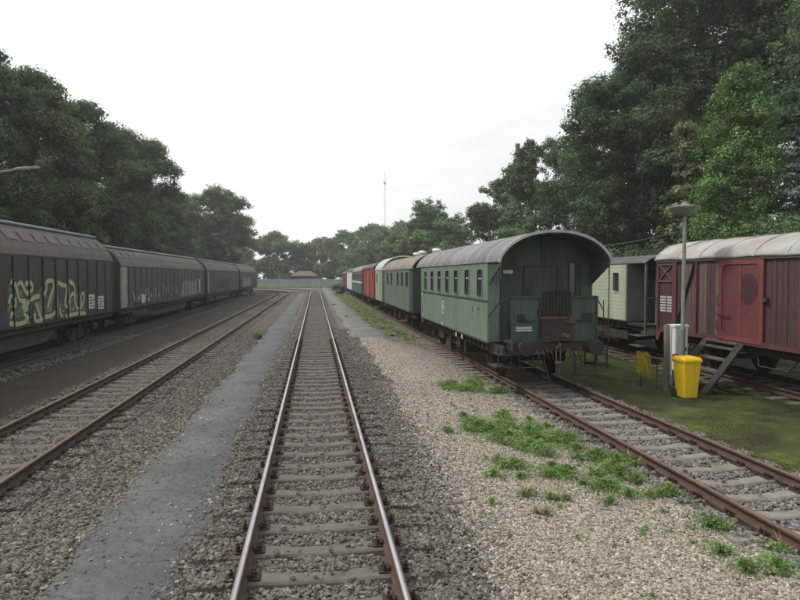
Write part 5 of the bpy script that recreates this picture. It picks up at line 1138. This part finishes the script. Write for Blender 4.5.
mass('wood_by_the_bend', lm_far_haze, [(8 + r_.uniform(-1, 20) + i * 0.02, 120 + i * 0.9, r_.uniform(1, 10.5), r_.uniform(1.5, 2.8)) for i in range(110)], 60000, 0.22, 56, per=26, spread=0.5, inner=0.2)

# weeds, grass, fallen leaves
def herb(name, m, spots, per_m2, h, blade, seed, lean=0.9, loose=False):
    """spots: (x, y, rx, ry); small leafy tufts, thinning out at the edge"""
    r = np.random.default_rng(seed); C = []
    for x, y, rx, ry in spots:
        k = max(2, int(per_m2 * rx * ry * 3.14)); a = r.uniform(0, 6.283, k)
        q = (np.abs(r.normal(size=k)) * 0.62 if loose else np.sqrt(r.random(k))) * (0.75 + 0.25 * np.sin(a * 3 + x * 9) + 0.15 * np.sin(a * 7 + y * 5))
        hh = np.clip(1.15 - q * 0.6, 0.25, 1.2) * (r.uniform(0.4, 1.25, k) if loose else 1.0)
        C.append(np.stack([x + rx * q * np.cos(a), y + ry * q * np.sin(a), np.full(k, -0.03), hh], 1))
    C = np.concatenate(C); k = len(C); nb = 9
    B = np.repeat(C[:, :3], nb, 0); hs = np.repeat(C[:, 3], nb) * h * r.uniform(0.5, 1.25, k*nb); a = r.uniform(0, 6.283, k*nb); ln = r.uniform(0.15, lean, k*nb)
    D = np.stack([np.cos(a) * ln, np.sin(a) * ln, np.ones_like(a)], 1); D /= np.linalg.norm(D, axis=1, keepdims=True)
    S = np.stack([-np.sin(a), np.cos(a), np.zeros_like(a)], 1) * (blade * r.uniform(0.6, 1.3, k*nb))[:, None]
    mid = B + D * (hs * 0.55)[:, None]; tip = B + D * hs[:, None] + np.stack([np.cos(a), np.sin(a), -0.3 * np.ones_like(a)], 1) * (hs * 0.25)[:, None]
    V = np.stack([B, mid + S, tip, mid - S], 1).reshape(-1, 3); F = np.arange(len(V)).reshape(-1, 4)
    t = np.repeat(r.uniform(0.65, 1.3, k), nb) * r.uniform(0.8, 1.2, k*nb); T = np.repeat(np.stack([t * r.uniform(0.8, 1.25, k*nb), t, t * 0.9, np.ones_like(t)], 1), 4, 0)
    o = link(name, np_mesh(name, V, F, m, T)); o['kind'] = 'stuff'; return o
W = [(3.83,16.3,.42,.35),(4.6,15.8,.36,.3),(5.2,15.8,.25,.3),(3.1,12.2,.34,.45),(3.34,11.25,.34,.42),(3.7,10.66,.38,.4),(4.42,11.1,.36,.5),(3.86,13.0,.26,.3),(4.13,11.9,.3,.4),(3.07,9.58,.28,.24),(3.46,9.09,.3,.22),(2.83,8.39,.15,.10),(3.08,8.16,.12,.08),(4.5,9.82,.3,.4),(4.7,9.6,.28,.35),(3.99,8.44,.28,.3),(4.5,8.94,.3,.32),(4.19,8.09,.2,.16),(4.72,8.09,.26,.25),(4.65,6.99,.26,.24),(4.3,6.29,.2,.12),(4.27,5.88,.18,.14),(4.6,5.83,.26,.22),(4.95,6.2,.15,.2),(3.5,17.0,.3,.3),(4.3,17.2,.3,.3),(3.3,11.9,.3,.4),(3.5,12.2,.25,.4),(3.9,11.2,.35,.35)]
W += [(x + rnd.gauss(0, 0.30), y + rnd.gauss(0, 0.40), rx * rnd.uniform(0.3, 0.7), ry * rnd.uniform(0.3, 0.7)) for x, y, rx, ry in W if y > 7 for _ in range(3)]
W = [w for w in W if w[0] < 5.05 or w[1] > 15]
def leafy(name, m, spots, per_m2, h, size, seed):
    """low bushy herbs: small leaves spread through a shallow dome that thins out at its edge"""
    r = np.random.default_rng(seed); C = []; T = []
    for x, y, rx, ry in spots:
        k = max(12, int(per_m2 * rx * ry * 3.14)); a = r.uniform(0, 6.283, k); q = np.abs(r.normal(size=k)) * 0.60 * (0.8 + 0.25 * np.sin(a * 3 + x * 9) + 0.2 * np.sin(a * 5 + y * 5))
        px, py = x + rx * q * np.cos(a), y + ry * q * np.sin(a); lump = 0.55 + 0.45 * np.sin(px * 19 + y) * np.sin(py * 17 + x)
        z = np.clip(h * min(1.0, 0.35 + rx * 2.2) * (1.0 - 0.42 * q ** 1.3) * (0.45 + 0.75 * lump), 0.015, 1) * np.sqrt(r.random(k)) - 0.03
        C.append(np.stack([px, py, z], 1)); T.append(r.uniform(0.75, 1.2) * (0.75 + 0.4 * lump) * r.uniform(0.75, 1.25, k))
    C = np.concatenate(C); t = np.concatenate(T); Nn = np.array([0, 0, 0.8]) + r.normal(size=C.shape) * 0.55; Nn /= np.linalg.norm(Nn, axis=1, keepdims=True)
    V, F = leaves(C, Nn, size, r, 0.6); T4 = np.repeat(np.stack([t * r.uniform(0.85, 1.25, len(t)), t, t * 0.9, np.ones_like(t)], 1), 4, 0)
    o = link(name, np_mesh(name, V, F, m, T4)); o['kind'] = 'stuff'; return o
leafy('weeds_beside_track', lm_weed, [(x, y, rx * 1.1, ry * 1.2) for x, y, rx, ry in W], 3000, 0.17, 0.019, 61)
herb('taller_weeds', leaf_mat('weed_leaf_pale', (0.22, 0.30, 0.11), 0.35), W, 14, 0.17, 0.010, 66, 0.9, True)
leafy('stray_weeds', lm_weed, [(rnd.uniform(2.6, 5.0), rnd.uniform(5.5, 18), rnd.uniform(0.03, 0.09), rnd.uniform(0.03, 0.09)) for _ in range(80)], 3500, 0.10, 0.015, 67)
herb('dry_stems', leaf_mat('dry_stem', (0.30, 0.25, 0.14), 0.2), W, 8, 0.20, 0.005, 68, 0.9, True)
GS = [(rnd.uniform(3.3, 4.75), 30 + q * 0.75 + rnd.uniform(-1, 1), rnd.uniform(0.2, 0.55), rnd.uniform(0.5, 1.8)) for q in range(95)] + [(4.5, y, 0.45 + 0.25 * math.sin(y), 2.2) for y in range(52, 120, 3)] + [(4.35, 44.6, .4, 2.0), (4.3, 35.0, .35, 1.6), (4.15, 37.8, .35, 1.5), (4.4, 33.0, .3, 1.0), (3.6, 60, .5, 3), (3.5, 72, .6, 4), (3.7, 86, .7, 5), (3.6, 100, .8, 6), (2.2, 47, .2, .5), (1.9, 66, .25, 1.2)]
herb('grass_beside_coaches', lm_grass, GS, 60, 0.13, 0.024, 62, 1.1, True)
herb('grass_by_fence', lm_grass, [(x * 3.0, 164 + (x % 3), 2.4, 3.0) for x in range(-14, 6)], 14, 0.45, 0.05, 63, 0.6)
herb('moss_tufts', leaf_mat('moss_leaf', (0.125, 0.155, 0.045), 0.3), [(rnd.uniform(7.3, 11.0), rnd.uniform(8.5, 26), rnd.uniform(0.3, 0.9), rnd.uniform(0.4, 1.1)) for _ in range(70)], 110, 0.018, 0.007, 64, 1.6)
tf = herb('weed_tuft', lm_weed, [(-2.75, 31.0, 0.16, 0.25)], 500, 0.32, 0.02, 65, 0.5); del tf['kind']; tag(tf, 'small green weed tuft growing at the left edge of the asphalt path', 'weed')
def litter(name, m, P, size, seed):
    r = np.random.default_rng(seed); Nn = np.array([0, 0, 1.0]) + r.normal(size=(len(P), 3)) * 0.35; Nn /= np.linalg.norm(Nn, axis=1, keepdims=True); V, F = leaves(P, Nn, size, r)
    t = r.uniform(0.5, 1.5, len(P)); T = np.repeat(np.stack([t, t * r.uniform(0.8, 1.1, len(P)), t, np.ones_like(t)], 1), 4, 0); o = link(name, np_mesh(name, V, F, m, T)); o['kind'] = 'stuff'
P = np.concatenate([pts(-3.3, -2.3, 4, 18, 110), pts(-7, -1.2, 4, 16, 7), pts(1.4, 5.2, 4, 14, 12), pts(-1.5, 1.5, 4, 14, 5)])
dd_ = np.abs(P[:, 0] + 2.72); P = P[(dd_ > 0.9) | (rng.random(len(P)) < np.exp(-dd_ / 0.22))]; P[:, 2] = -0.008; litter('fallen_leaves', lm_brown, P, 0.018, 71)

# ------------------------------------------------------------------ hazy air
hz = MB().box(-430, 430, -100, 530, -1.2, 76).build('haze', m_dark); hz['kind'] = 'stuff'
hm, ht, hb = nodes('haze_air'); ht.nodes.remove(hb); pv = N(ht, 'ShaderNodeVolumePrincipled', Density=HAZE, Anisotropy=0.2); pv.inputs['Color'].default_value = (0.97, 0.98, 0.99, 1)
ht.links.new(pv.outputs[0], ht.nodes['Material Output'].inputs['Volume']); hz.data.materials.clear(); hz.data.materials.append(hm)
